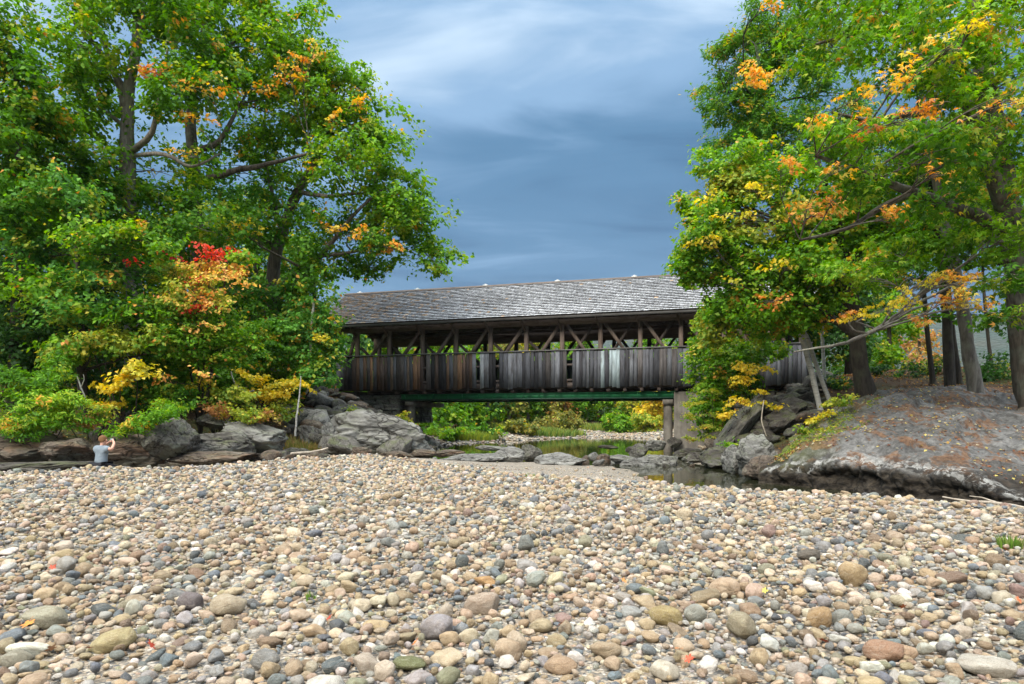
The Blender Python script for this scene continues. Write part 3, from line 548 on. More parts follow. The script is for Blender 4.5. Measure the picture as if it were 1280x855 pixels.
def tree(name, label, trunk, clusters, tints=('green',), bark='bark', limbs=(), cat='tree', group=None, seed=1, leaf=0.13, cover=2.4, billow=0.8, shape='kite', per=13, turn=0.0, accents=(), twigs=True, leafmat='leaf', twn=9):
    """trunk: [(px,py,d,r)...]; limbs: lists of the same; accents: (part name, label, clusters, tints, leaf, shape)"""
    base = P(*trunk[0][:3]); root = empty(name, base, label, cat, group); W_ = lambda p: P(p[0], p[1], p[2]) - base
    rr = random.Random(seed); pts = [W_(p) for p in trunk]; rad = [p[3] for p in trunk]
    p0 = pts[0] + Vector((0, 0, -0.8)); flare = [p0] + [pts[0]] + [pts[0].lerp(pts[1], 0.12)] + pts[1:]; fr = [rad[0] * 1.7, rad[0] * 1.35, rad[0]] + rad[1:]
    V, Fc, Q, QR = tube(flare, fr, 12 if rad[0] > 0.12 else 7, 0.05, seed); link('trunk', np_mesh('trunk', V, Fc, smooth=True), MAT[bark], root)
    nodes = [(q_, r_) for q_, r_ in list(zip(Q, QR))[3:]]
    for lb in limbs:
        lp = [W_(p) for p in lb]; lr = [p[3] for p in lb]; V, Fc, q2, r2 = tube(lp, lr, 8, 0.15, rr.randint(0, 999)); link('branch', np_mesh('branch', V, Fc, smooth=True), MAT[bark], root); nodes += list(zip(q2, r2))[1:]
    V, Fc, cc, Bc = leaves_mesh(clusters, tints, seed, leaf, cover, billow, shape, per, turn)
    link('crown', np_mesh('crown', V - np.array(base), Fc, cc), MAT[leafmat], root)
    allB = list(Bc)
    for (nm, lab, cls, tn, lf, shp) in accents:
        V, Fc, cc, b2 = leaves_mesh([(c[0], c[1], c[2] * 1.35, c[3] * 1.5, c[4], c[5] * 1.6) + tuple(c[6:]) for c in cls], tn, seed + 7, lf * .88, 0.6, 0.35, shp, 9, 0.0, False); o = link(nm, np_mesh(nm, V - np.array(base), Fc, cc), MAT[leafmat], root)
        if lab: o['label'] = lab
        allB += b2
    if twigs:
        ac = Acc()
        for c, bcs in allB:
            c_ = Vector(c) - base; best = min(nodes, key=lambda q_: (q_[0] - c_).length + (1.5 if q_[0].z > c_.z + 0.3 else 0)); L_ = (c_ - best[0]).length; r0 = min(best[1] * 0.55, 0.02 + L_ * 0.016)
            mid = best[0].lerp(c_, 0.5) + Vector((rr.uniform(-.12, .12), rr.uniform(-.12, .12), rr.uniform(-.02, .14))) * L_
            V, Fc, q2, r2 = tube([best[0], mid, c_], [r0, r0 * 0.7, r0 * 0.4], 5, 0.5, rr.randint(0, 9999)); ac.add(V, Fc)
            for b_ in list(bcs)[:twn]:
                b_ = Vector(b_) - base; j = rr.randrange(len(q2) // 2, len(q2)); m2 = q2[j].lerp(b_, 0.5) + Vector((rr.uniform(-.1, .1), rr.uniform(-.1, .1), rr.uniform(0, .15))) * (b_ - q2[j]).length
                V, Fc, q3, r3 = tube([q2[j], m2, b_], [r0 * 0.42, r0 * 0.28, r0 * 0.08 + 0.003], 4, 0.5, rr.randint(0, 9999)); ac.add(V, Fc)
        link('twigs', ac.mesh('twigs'), MAT[bark], root)
    return root
exec_trees = True
def gy(px, d): return HZ - (H((px - 640) / F * d, d) - EYE) * F / d       # the pixel row of the ground there
def on(px, d, r): return (px, gy(px, d), d, r)
# left bank: three tall maples
tree('maple_tree', 'tall maple with forked trunk high above the red and orange saplings on the left bank',
     [on(168, 31, .40), (165, 330, 31, .36), (160, 215, 31, .33), (160, 120, 31, .25), (172, 40, 31, .18), (170, -40, 31, .1)],
     [(95, 60, 55, 60, 30, 2.0), (150, -20, 90, 60, 31, 2.6), (215, 55, 70, 52, 30, 2.0, 1), (120, 130, 60, 45, 31, 2.2, 0, .8), (230, 120, 62, 38, 29, 1.5, 1), (95, 205, 70, 45, 30, 2.2), (200, 215, 75, 50, 32, 2.2, 0, .7), (130, 275, 100, 52, 30, 2.2, 1), (230, 285, 80, 40, 31, 2, 1)],
     ('green', 'mid'), 'bark_grey',
     limbs=[[(160, 165, 31, .2), (150, 110, 31, .16), (132, 60, 31, .12), (112, 10, 31, .06)], [(162, 125, 31, .16), (130, 70, 31, .11), (85, 20, 30, .05)], [(163, 190, 31, .15), (190, 165, 30, .12), (200, 115, 29.5, .08), (210, 60, 29, .04)], [(165, 195, 31, .10), (205, 193, 30, .09), (240, 208, 30, .07), (275, 192, 30, .03)], [(160, 160, 31, .1), (125, 135, 31, .08), (98, 108, 31, .05)], [(164, 110, 31, .13), (174, 60, 31, .1), (180, 0, 31, .06)]],
     seed=21, leaf=.15, cover=1.9, accents=[('yellow_leaves', 'orange yellow leaf sprays on the inner boughs', [(260, 105, 28, 8, 28, .5), (195, 98, 20, 9, 29, .5, 1), (238, 152, 16, 8, 28.5, .4), (236, 196, 10, 6, 28.5, .3)], ('gold', 'orange'), .15, 'kite')])
tree('maple_tree', 'broad maple behind with a straight grey trunk between the forked maple and the leaning one',
     [on(255, 35, .38), (248, 330, 35, .34), (243, 220, 35, .3), (238, 150, 35, .25), (250, 70, 35, .16), (262, -10, 35, .09)],
     [(270, 10, 85, 60, 35, 3), (330, 60, 65, 55, 35, 2.6), (270, 120, 70, 40, 36, 2.4, 0, .75), (345, 145, 62, 45, 36, 2.2, 0, .8), (300, 220, 75, 40, 37, 2.2, 1, .8), (230, -30, 90, 50, 36, 3), (390, 110, 45, 45, 35, 2)],
     ('green', 'bluegreen'), 'bark', limbs=[[(243, 190, 35, .16), (275, 175, 35, .13), (300, 130, 35, .07)], [(244, 230, 35, .2), (290, 215, 34, .16), (335, 205, 34, .11), (390, 190, 34, .05)], [(248, 100, 35, .14), (285, 60, 35, .08), (320, 20, 35, .04)]],
     seed=22, leaf=.155, cover=1.8, accents=[('orange_leaves', 'orange leaf sprays near the top of the crown', [(365, 92, 16, 12, 33, .5), (378, 72, 14, 5, 33, .3), (330, 112, 12, 8, 33.5, .3), (395, 55, 9, 5, 33, .3), (285, 112, 10, 6, 33.5, .3)], ('gold',), .15, 'kite')])
tree('maple_tree', 'large leaning maple whose wide crown overhangs the left end of the bridge roof',
     [on(330, 36, .45), (336, 430, 36, .36), (342, 340, 36, .32), (352, 290, 36, .28), (372, 240, 36, .24), (400, 190, 36, .16), (420, 120, 36, .09)],
     [(420, 130, 52, 40, 35, 2.2), (375, 50, 50, 45, 36, 2.4), (455, 150, 42, 40, 35, 2), (440, 210, 62, 45, 34, 2.4), (490, 235, 42, 38, 35, 2), (370, 195, 60, 40, 36, 2.2, 0, .75), (500, 290, 50, 38, 35, 2), (430, 300, 65, 38, 34, 2.2, 1), (530, 322, 34, 22, 35, 1.4), (525, 285, 30, 22, 35, 1.4), (340, 270, 60, 40, 35, 2, 1, .8), (470, 338, 40, 16, 36, 1.2, 1), (385, 345, 45, 30, 34, 1.5, 1), (432, 85, 28, 22, 35, 1.2), (485, 185, 24, 22, 35, 1.2), (552, 340, 14, 9, 35, .6), (515, 250, 20, 16, 35, .8)],
     ('green', 'mid'), 'bark', limbs=[[(340, 380, 36, .2), (362, 350, 35, .17), (400, 320, 34, .14), (440, 270, 34, .09), (480, 235, 34, .05)], [(346, 310, 36, .14), (300, 285, 36, .1), (270, 300, 35, .05)], [(372, 240, 36, .14), (410, 245, 35, .1), (465, 240, 35, .05)], [(400, 320, 34, .1), (440, 315, 34, .07), (500, 300, 35, .04)], [(352, 290, 36, .13), (335, 215, 36, .08), (330, 150, 36, .04)]],
     seed=23, leaf=.155, cover=1.9, accents=[('orange_leaves', 'small orange leaf sprays scattered on the crown', [(448, 132, 12, 6, 33, .3), (437, 293, 14, 8, 32.5, .3), (410, 283, 16, 7, 32.5, .3), (416, 148, 9, 7, 33, .3), (300, 290, 26, 9, 32, .4, 1), (485, 310, 18, 7, 33, .3)], ('gold', 'yellow'), .15, 'kite')])
tree('broadleaf_tree', 'dense dark green tree cut off by the left edge of the photo',
     [on(18, 27, .28), (22, 330, 27, .22), (25, 200, 27, .16), (20, 90, 27, .1)],
     [(5, 60, 45, 50, 27, 1.8), (30, 110, 50, 45, 27, 1.8), (10, 190, 60, 50, 26.5, 2), (60, 170, 40, 40, 28, 1.5, 1), (35, 260, 65, 45, 26.5, 1.8), (-40, 120, 60, 90, 27, 2.5), (-40, 300, 60, 90, 27, 2.5)], ('mid', 'green'), 'bark_dark', seed=24, leaf=.14, cover=2.3, turn=.01)
tree('broadleaf_tree', 'green tree with drooping layered sprays in front of the forked maple trunk',
     [on(105, 26, .18), (100, 400, 26, .14), (96, 320, 26, .1), (100, 250, 26, .06)],
     [(80, 250, 65, 26, 25.5, 1.4), (150, 305, 75, 24, 25, 1.2, 1), (60, 320, 60, 28, 26, 1.3), (40, 370, 55, 28, 25, 1.2, 1), (150, 350, 60, 22, 25.5, 1.2), (100, 395, 62, 24, 25, 1.2), (165, 400, 55, 22, 25.3, 1.2, 1), (115, 440, 55, 20, 25, 1.1, 1), (190, 440, 45, 20, 25.6, 1.0), (155, 320, 50, 24, 26, 1.2)], ('bluegreen', 'green'), 'bark_dark', seed=25, leaf=.13, cover=2.1, turn=.03)
# fill behind them: darker trees on the bank
for k, (px, d, top, wpx, tn, lab) in enumerate([
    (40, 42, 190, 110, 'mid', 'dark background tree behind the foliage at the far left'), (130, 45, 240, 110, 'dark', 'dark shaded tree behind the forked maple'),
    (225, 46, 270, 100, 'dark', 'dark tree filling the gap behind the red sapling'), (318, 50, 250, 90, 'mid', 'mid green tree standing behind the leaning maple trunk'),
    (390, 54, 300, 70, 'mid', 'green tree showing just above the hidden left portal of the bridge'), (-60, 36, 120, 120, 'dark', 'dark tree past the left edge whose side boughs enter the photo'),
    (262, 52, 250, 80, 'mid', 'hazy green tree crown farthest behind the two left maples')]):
    b = gy(px, d); hh = b - top
    tree('background_tree', lab, [on(px, d, .3), (px + 4, top + hh * .5, d, .2), (px, top + 20, d, .08)],
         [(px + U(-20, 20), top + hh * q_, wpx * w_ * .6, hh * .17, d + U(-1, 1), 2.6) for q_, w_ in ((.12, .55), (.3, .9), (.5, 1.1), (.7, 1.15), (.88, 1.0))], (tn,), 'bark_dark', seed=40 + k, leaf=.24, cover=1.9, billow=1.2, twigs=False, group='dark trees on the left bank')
# saplings and shrubs of the left bank
def shrub(name, label, px, d, cls, tints, seed, leaf=.10, cover=2.2, stems=3, cat='shrub', shape='kite', bark='bark_dark', per=11, bil=.45, lm='leaf', r=.03, turn=0.0, accents=()):
    rr = random.Random(seed); b = on(px, d, r); cx = [c for c in cls]
    tp = max(cls, key=lambda c: -c[1]); lim = []
    for c in cls[:stems]:
        lim.append([(px, b[1], d, r * .8), ((px + c[0]) / 2 + rr.uniform(-5, 5), (b[1] + c[1]) / 2 - 4, (d + c[4]) / 2, r * .6), (c[0], c[1], c[4], r * .25)])
    return tree(name, label, [b, ((px + tp[0]) / 2, (b[1] + tp[1]) / 2, (d + tp[4]) / 2, r * .7), (tp[0], tp[1], tp[4], r * .3)], cls, tints, bark, lim, cat, None, seed, leaf, cover, bil, shape, per, turn, accents, True, lm, 6)
shrub('maple_sapling', 'young maple turning red and peach orange in the middle of the left bank', 250, 27,
      [(262, 345, 42, 16, 26, .9, 1), (245, 375, 50, 16, 25.5, .9, 2), (285, 325, 30, 10, 26, .6), (225, 355, 45, 18, 26.5, .9, 2), (250, 405, 55, 20, 26, .9, 3), (270, 440, 50, 24, 26, .9, 4), (215, 430, 50, 24, 26, 1, 3)], ('green', 'peach', 'yellowgreen', 'green', 'green'), 61, .11, 2.2, 5, 'young tree', r=.06, turn=.08,
      accents=[('red_leaves', 'bright red leaf sprays near its top', [(258, 319, 34, 8, 25, .4), (237, 347, 13, 6, 25, .3), (250, 388, 18, 6, 25, .3), (170, 336, 8, 4, 25, .3)], ('red',), .11, 'kite'), ('peach_leaves', 'layered peach and gold leaf sprays', [(262, 358, 42, 7, 24.8, .5), (285, 345, 25, 5, 24.6, .4), (240, 374, 30, 6, 24.6, .4), (275, 384, 22, 4, 24.8, .4), (250, 408, 26, 4, 24.8, .5), (208, 478, 7, 6, 24.5, .3), (268, 470, 14, 5, 24.5, .3)], ('peach',), .11, 'kite')])
shrub('sapling', 'yellow leaved sapling above the bare white branch on the left bank', 160, 25,
      [(172, 465, 26, 18, 24, .6), (150, 478, 22, 13, 24, .5), (135, 500, 20, 10, 23.8, .4), (125, 430, 40, 14, 24.5, .8, 1), (100, 395, 45, 14, 25, .8, 1), (165, 425, 36, 14, 24.6, .7, 1), (85, 445, 40, 14, 24.5, .7, 1)], ('yellow', 'yellowgreen'), 62, .115, 1.7, 4, 'young tree', r=.04)
shrub('hemlock_shrub', 'feathery bright green evergreen shrub at the lower left corner of the bank', 50, 22.5,
      [(45, 508, 50, 24, 22, .9), (20, 532, 45, 18, 21.8, .7), (85, 522, 32, 20, 22, .7), (60, 470, 40, 20, 22.6, .8, 1), (10, 480, 40, 22, 22.6, .8, 1), (-30, 500, 40, 34, 22.6, .9, 1)], ('lime', 'mid'), 63, .10, 2.6, 3, 'shrub', 'narrow', per=16)
shrub('fern_shrub', 'low green shrub spilling over the grey boulder right of the kneeling person', 180, 23.5,
      [(170, 533, 32, 13, 21.9, .5), (200, 524, 30, 11, 21.9, .5), (150, 537, 20, 10, 21.9, .4), (222, 520, 20, 8, 22.4, .4), (215, 510, 30, 12, 23.6, .5)], ('green',), 64, .09, 2.4, 3, 'shrub', 'narrow')
shrub('shrub', 'orange and olive low shrub directly behind the head of the kneeling person', 112, 23.5,
      [(110, 528, 28, 12, 23, .5), (85, 530, 22, 9, 23, .4, 1), (135, 520, 20, 10, 23.2, .4, 1)], ('rust', 'yellowgreen'), 65, .08, 2.0, 3)
shrub('shrub', 'green leafy ash shrub covering the left end of the bridge siding', 375, 35,
      [(385, 400, 38, 26, 33, 1.0), (395, 440, 38, 24, 33, 1.0), (360, 420, 42, 28, 33, 1.1), (400, 475, 30, 16, 32.5, .8), (370, 470, 36, 20, 33, .9, 1), (335, 450, 40, 28, 33, 1.0, 1), (310, 400, 42, 30, 33.5, 1.1, 2), (345, 375, 44, 22, 34, 1.1)], ('bluegreen', 'green', 'mid'), 66, .14, 2.3, 5, 'tall shrub', r=.06, turn=.05,
      accents=[('yellow_leaves', 'yellow sprays low in the shrub', [(330, 418, 26, 7, 32, .3), (405, 425, 14, 5, 32, .3)], ('yellow',), .12, 'kite')])
shrub('shrub', 'golden yellow shrub on the bank above the rubble and left of the thin grey stem', 340, 31,
      [(335, 490, 28, 14, 29.8, .6), (365, 484, 24, 9, 29.8, .5), (345, 515, 24, 14, 29.5, .5, 1), (310, 505, 24, 14, 29.5, .5, 1), (325, 470, 20, 8, 29.8, .4)], ('yellow', 'yellowgreen'), 67, .11, 2.0, 4)
shrub('shrub', 'yellow green shrub hanging over the boulders below the red leaved maple', 270, 27.5,
      [(270, 500, 30, 14, 26.5, .6), (245, 488, 26, 10, 26.5, .5, 1), (295, 492, 24, 14, 26.5, .5), (220, 498, 24, 10, 26.2, .5, 2)], ('yellowgreen', 'yellow', 'green'), 68, .10, 1.9, 4)
shrub('shrub', 'deep green undergrowth shrub in the shade right of the yellow sapling', 205, 27,
      [(200, 470, 40, 24, 26.5, .9), (220, 500, 36, 16, 26, .7), (180, 495, 36, 18, 26, .7), (240, 455, 40, 22, 27, .9)], ('mid',), 69, .11, 2.2, 3)
shrub('shrub', 'dark undergrowth mass behind the feathery evergreen at the left', 60, 28,
      [(60, 430, 60, 30, 27, 1.2), (20, 410, 60, 40, 27, 1.2), (120, 480, 50, 26, 27, 1), (90, 380, 60, 30, 28, 1.2), (30, 460, 60, 28, 27, 1)], ('dark',), 70, .13, 2.0, 3)
shrub('shrub', 'shaded green undergrowth shrub under the leaning maple', 300, 32,
      [(300, 440, 50, 28, 31, 1.2), (285, 475, 46, 22, 30.5, 1), (335, 430, 40, 28, 32, 1), (260, 420, 50, 30, 32, 1.2)], ('mid',), 71, .13, 2.0, 3)
shrub('shrub', 'tiny yellow green bush on the rubble slope below the left bridge end', 443, 35,
      [(445, 518, 11, 8, 34, .4), (436, 526, 8, 5, 34, .3)], ('yellowgreen',), 72, .10, 2.2, 2)
shrub('shrub', 'small yellow bush beside the left bridge column', 505, 41,
      [(503, 518, 6, 12, 40, .4), (506, 530, 8, 7, 40, .3)], ('yellowgreen',), 73, .12, 2.2, 2)
for k, (px, d, py, w_, h_, tn, lab) in enumerate([(20, 33, 420, 75, 45, 'dark', 'dark thicket at the far left beneath the edge tree'), (110, 34, 430, 75, 42, 'dark', 'dark thicket in the shade behind the dead white branch'), (195, 35, 440, 70, 42, 'dark', 'dark thicket behind the yellow sapling'), (275, 37, 430, 62, 45, 'mid', 'shaded green thicket behind the red and peach sapling'), (345, 40, 420, 50, 50, 'mid', 'green thicket between the leaning maple and the bridge end'), (395, 43, 420, 36, 42, 'mid', 'green thicket right against the left bridge portal'), (60, 30, 490, 70, 22, 'dark', 'low dark thicket behind the feathery evergreen'), (170, 30, 492, 60, 20, 'dark', 'low dark thicket above the long brown ledge rock'), (250, 31.5, 478, 60, 24, 'mid', 'low thicket above the rounded grey boulder'), (330, 34, 478, 40, 24, 'mid', 'low green thicket beside the top of the rubble slope')]):
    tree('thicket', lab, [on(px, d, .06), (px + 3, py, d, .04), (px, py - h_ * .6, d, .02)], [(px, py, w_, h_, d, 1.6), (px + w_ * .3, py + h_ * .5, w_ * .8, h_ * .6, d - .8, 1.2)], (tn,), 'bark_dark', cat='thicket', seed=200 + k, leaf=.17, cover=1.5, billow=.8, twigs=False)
shrub('shrub', 'green shrub whose low sprays hang over the rocks left of the person', 40, 22.3, [(40, 538, 46, 8, 21.6, .5), (-5, 532, 36, 10, 21.6, .5), (80, 540, 20, 6, 21.6, .4)], ('mid', 'lime'), 230, .09, 2.0, 3, shape='narrow')
shrub('shrub', 'yellow and orange low shrub hanging above the lichened slab', 298, 26.5, [(300, 518, 30, 10, 25.6, .5), (270, 512, 26, 9, 25.6, .5, 1), (325, 528, 20, 10, 25.8, .4, 1)], ('yellowgreen', 'rust'), 231, .09, 1.8, 3)
# right bank
tree('maple_tree', 'massive old maple at the right edge with orange tipped boughs reaching over the ledge',
     [on(1292, 22, .46), (1280, 400, 22, .40), (1268, 310, 22, .38), (1256, 230, 22, .35), (1240, 160, 22, .33), (1225, 60, 22, .26), (1215, -60, 22, .2)],
     [(1195, 60, 70, 50, 19, 2.2), (1110, 60, 60, 45, 20, 2.2), (1255, 110, 60, 55, 18, 2, 1), (1230, 10, 90, 55, 20, 2.5), (1160, 120, 60, 30, 18, 1.6), (1090, 170, 55, 30, 17.5, 1.5, 1), (1030, 185, 45, 25, 17.5, 1.3, 1), (1150, 205, 60, 30, 18, 1.5, 2, .8), (1040, 60, 55, 40, 22, 2, 0), (1020, 5, 60, 38, 23, 2), (1110, -10, 70, 50, 22, 2), (1250, 190, 40, 40, 19, 1.5, 0, .6), (1185, 255, 55, 28, 20, 1.5, 2, .6), (1320, 120, 60, 140, 20, 3), (1075, 230, 50, 28, 18, 1.4, 0, .8)],
     ('green', 'lime', 'mid'), 'bark', limbs=[[(1255, 265, 22, .24), (1225, 180, 21, .2), (1203, 128, 20, .15), (1150, 140, 19, .1), (1090, 150, 18, .06), (1040, 140, 17.5, .03)], [(1258, 285, 22, .22), (1200, 262, 21, .18), (1140, 240, 20, .13), (1083, 217, 18.5, .08), (1020, 195, 17.5, .04)], [(1250, 215, 22, .14), (1200, 200, 21, .09), (1160, 215, 20, .05)], [(1140, 240, 20, .1), (1100, 260, 19, .08), (1060, 285, 18.5, .05), (1000, 300, 18, .03)], [(1240, 150, 22, .2), (1180, 60, 22, .12), (1100, 40, 22, .08), (1020, 55, 22, .04)], [(1260, 330, 22, .3), (1300, 240, 22, .25), (1320, 100, 22, .15)]],
     seed=31, leaf=.135, cover=1.75, billow=.6, shape='maple', per=9, turn=.03,
     accents=[('orange_leaves', 'orange and rust leaf sprays along the boughs', [(1105, 112, 28, 10, 16, .4), (1075, 122, 26, 7, 16, .4), (1020, 145, 18, 8, 16, .3), (1135, 150, 20, 7, 16, .3, 1), (1150, 68, 24, 8, 16.5, .4), (1195, 55, 16, 7, 16.5, .3, 2), (1085, 155, 16, 8, 16, .3, 1), (1055, 207, 14, 6, 16, .3), (1165, 218, 16, 7, 17, .3), (1005, 265, 22, 9, 17, .4, 1), (975, 215, 20, 6, 17, .3, 1), (1260, 125, 18, 8, 16, .3), (1100, 275, 18, 7, 17, .3, 1), (1215, 30, 18, 9, 17, .3, 2), (1040, 250, 18, 9, 17, .3, 1), (1180, 130, 14, 8, 16.5, .3, 1)], ('gold', 'orange', 'yellow'), .115, 'maple')])
tree('ash_tree', 'dark green ash tree rising behind at the top left of the right hand trees',
     [on(985, 47, .36), (978, 350, 46, .28), (972, 220, 45, .22), (962, 110, 44, .12)],
     [(925, 75, 46, 22, 43, 1.8), (910, 115, 40, 26, 43, 1.8), (935, 150, 58, 32, 43, 2.3), (980, 90, 55, 36, 44, 2.5), (960, 25, 40, 26, 44, 1.9), (920, 190, 50, 28, 43, 2, 1), (985, 180, 60, 36, 44, 2.4), (1040, 110, 60, 55, 45, 2.6, 1), (895, 60, 16, 8, 43, .8), (890, 130, 16, 9, 43, .8), (925, 110, 40, 30, 43, 1.6, 1), (950, 60, 50, 30, 44, 1.8), (960, 180, 60, 40, 44, 2, 1), (1000, 40, 50, 40, 44, 2)],
     ('mid', 'bluegreen'), 'bark_dark', limbs=[[(970, 200, 45, .13), (940, 150, 44, .09), (905, 110, 43, .04)]], seed=32, leaf=.18, cover=2.5, shape='narrow', per=15, turn=.01,
     accents=[('orange_leaves', None, [(950, 97, 22, 12, 32, .5), (965, 8, 18, 8, 32, .4), (940, 110, 12, 8, 32, .3)], ('gold',), .14, 'kite')])
tree('maple_tree', 'yellow green maple whose rounded crown covers the right end of the bridge roof',
     [on(1085, 27, .38), (1076, 460, 27, .32), (1068, 400, 27.3, .3), (1050, 300, 28, .24), (1020, 200, 28.5, .14)],
     [(900, 240, 50, 28, 29, 1.8, 1), (895, 290, 55, 34, 28.5, 1.8), (940, 220, 55, 32, 29, 1.8), (960, 280, 62, 36, 28, 1.9, 1), (885, 330, 42, 26, 29, 1.5), (925, 345, 50, 30, 28, 1.6, 2), (995, 240, 55, 36, 29, 2), (1010, 320, 60, 36, 27, 1.8, 2), (1060, 290, 60, 36, 28, 1.8), (970, 385, 58, 28, 27.5, 1.5, 2), (915, 385, 42, 24, 28.5, 1.4), (1050, 365, 60, 28, 27, 1.6, 2), (1110, 310, 50, 34, 28, 1.8, 2, .9), (850, 320, 16, 16, 29, .8), (860, 275, 20, 18, 29, .9), (880, 205, 22, 16, 29, .8), (900, 415, 34, 20, 29, 1.2, 1), (955, 415, 40, 18, 28, 1.2, 2), (1000, 400, 45, 18, 27.6, 1.2), (960, 330, 50, 24, 27.5, 1.4), (870, 350, 22, 16, 29, 1.0), (925, 310, 40, 22, 27.5, 1.3)],
     ('lime', 'yellowgreen', 'green'), 'bark_dark', limbs=[[(1068, 400, 27.3, .2), (1035, 330, 27.5, .14), (980, 280, 28, .08), (910, 250, 28.5, .04)], [(1070, 420, 27, .16), (1020, 385, 27, .11), (960, 370, 27.5, .05)], [(1060, 350, 27.6, .16), (1080, 300, 28, .1), (1110, 250, 28, .05)]],
     seed=33, leaf=.135, cover=2.7, billow=.65, turn=.02,
     accents=[('yellow_leaves', 'yellow and orange leaf sprays on its outer boughs', [(885, 300, 20, 7, 26.5, .4), (935, 275, 16, 6, 26, .3), (965, 378, 18, 6, 25.5, .3, 1), (900, 270, 14, 6, 26.5, .3), (980, 335, 18, 7, 25.5, .3), (1030, 345, 18, 5, 25.5, .3, 1), (945, 240, 18, 7, 26, .3), (915, 355, 14, 5, 26, .3), (1015, 270, 20, 8, 25.5, .3, 1), (880, 245, 12, 5, 26.5, .3)], ('yellow', 'orange'), .14, 'kite')])
tree('maple_tree', 'slender grey trunked maple with a long bare low bough tipped with yellow and orange leaves',
     [on(1222, 25, .26), (1210, 430, 25, .22), (1200, 370, 25, .20), (1186, 300, 25, .18), (1165, 200, 25.5, .12), (1150, 120, 26, .07)],
     [(1130, 320, 55, 26, 24, 1.4, 2), (1200, 290, 60, 26, 23, 1.3, 2, .9), (1060, 340, 45, 20, 24, 1.2, 2), (1250, 300, 45, 26, 20.5, 1.2, 2, .9), (1105, 350, 36, 12, 23, .9, 2), (1210, 320, 50, 22, 23.5, 1.2, 0, .9), (1150, 350, 40, 16, 23.5, 1.0, 1, .7), (1260, 350, 45, 26, 20, 1.1, 1), (1180, 170, 60, 40, 26, 1.8), (1110, 200, 55, 38, 26, 1.8, 1), (1270, 260, 50, 40, 24, 1.5, 0, .8), (1270, 400, 30, 22, 19, .8, 1, .8), (1200, 230, 60, 34, 25, 1.5, 1, .7)],
     ('green', 'mid', 'lime'), 'bark_grey', limbs=[[(1196, 350, 25, .13), (1172, 348, 24, .12), (1148, 372, 23, .10), (1118, 398, 22, .085), (1085, 417, 21.3, .065), (1050, 430, 21, .05), (1022, 435, 20.8, .035), (992, 440, 20.6, .02)], [(1085, 417, 21.3, .04), (1066, 412, 21, .03), (1060, 400, 21, .015)], [(1118, 398, 22, .05), (1100, 412, 21.8, .04), (1070, 402, 21, .02)]],
     seed=34, leaf=.13, cover=1.8, billow=.5, shape='maple', per=9,
     accents=[('orange_leaves', 'yellow and orange leaf sprays at the end of the low bough', [(1190, 355, 26, 9, 20, .4), (1215, 378, 26, 9, 19.5, .4), (1165, 345, 20, 8, 20, .3, 1), (1175, 380, 14, 9, 19.5, .3, 2), (1155, 395, 18, 6, 20, .3, 2), (1100, 388, 18, 7, 20, .3, 1), (1065, 400, 14, 9, 20, .3, 1), (1055, 393, 9, 5, 20, .2, 2), (1120, 378, 14, 7, 20, .3, 1)], ('gold', 'yellow', 'orange'), .115, 'maple')])
for k, (px, d, r, path, lab) in enumerate([
    (1187, 27, .21, [(1184, 400), (1172, 300), (1160, 200)], 'dark straight trunk left of the grey barked slender maple'),
    (1199, 29, .12, [(1190, 400), (1180, 300), (1176, 210)], 'thin trunk close behind the dark straight trunk'),
    (1166, 29, .12, [(1158, 400), (1150, 320), (1140, 220)], 'thin dark trunk standing left of the pair of dark trunks'),
    (1240, 32, .09, [(1234, 410), (1228, 330), (1230, 250)], 'thin leafy tree between the grey maple and the massive old one'),
    (1212, 34, .07, [(1205, 400), (1196, 300), (1190, 240)], 'thinnest pole tree behind the grey maple')]):
    b = gy(px, d)
    tree('pole_tree', lab, [on(px, d, r)] + [(x, y, d, r * (.85 - .25 * i)) for i, (x, y) in enumerate(path)],
         [(path[1][0] + U(-15, 15), 330, 30, 16, d - .5, 1, 0, .5), (path[2][0], path[2][1], 55, 45, d, 1.8), (path[1][0] + 10, 285, 50, 24, d, 1.5, 0, .8), (path[0][0] + 15, 395, 32, 9, d - 1, .8, 0, .5)], ('mid',), 'bark_dark', seed=80 + k, leaf=.16, cover=1.5, group='slender trees behind the ledge')
for k, (b, path, lab) in enumerate([
    (on(1026, 28.5, .12), [(1012, 455), (1000, 415), (988, 400), (982, 370)], 'white birch leaning left, nearer of the two beside the bridge end'),
    (on(1038, 29, .10), [(1020, 455), (1010, 425), (1000, 405), (996, 380)], 'second white birch leaning left, crossing behind the nearer one'),
    (on(1031, 32, .08), [(1029, 440), (1027, 400), (1024, 350)], 'thin upright birch right of the two leaning ones')]):
    tree('birch_tree', lab, [b] + [(x, y, b[2] - .3 * i, b[3] * (.95 - .12 * i)) for i, (x, y) in enumerate(path)],
         [(path[-1][0], path[-1][1] - 10, 26, 18, b[2] - 1, 1), (path[-1][0] + 20, path[-1][1], 24, 14, b[2], .9)], ('mid',), 'birch', seed=90 + k, leaf=.12, cover=1.8)
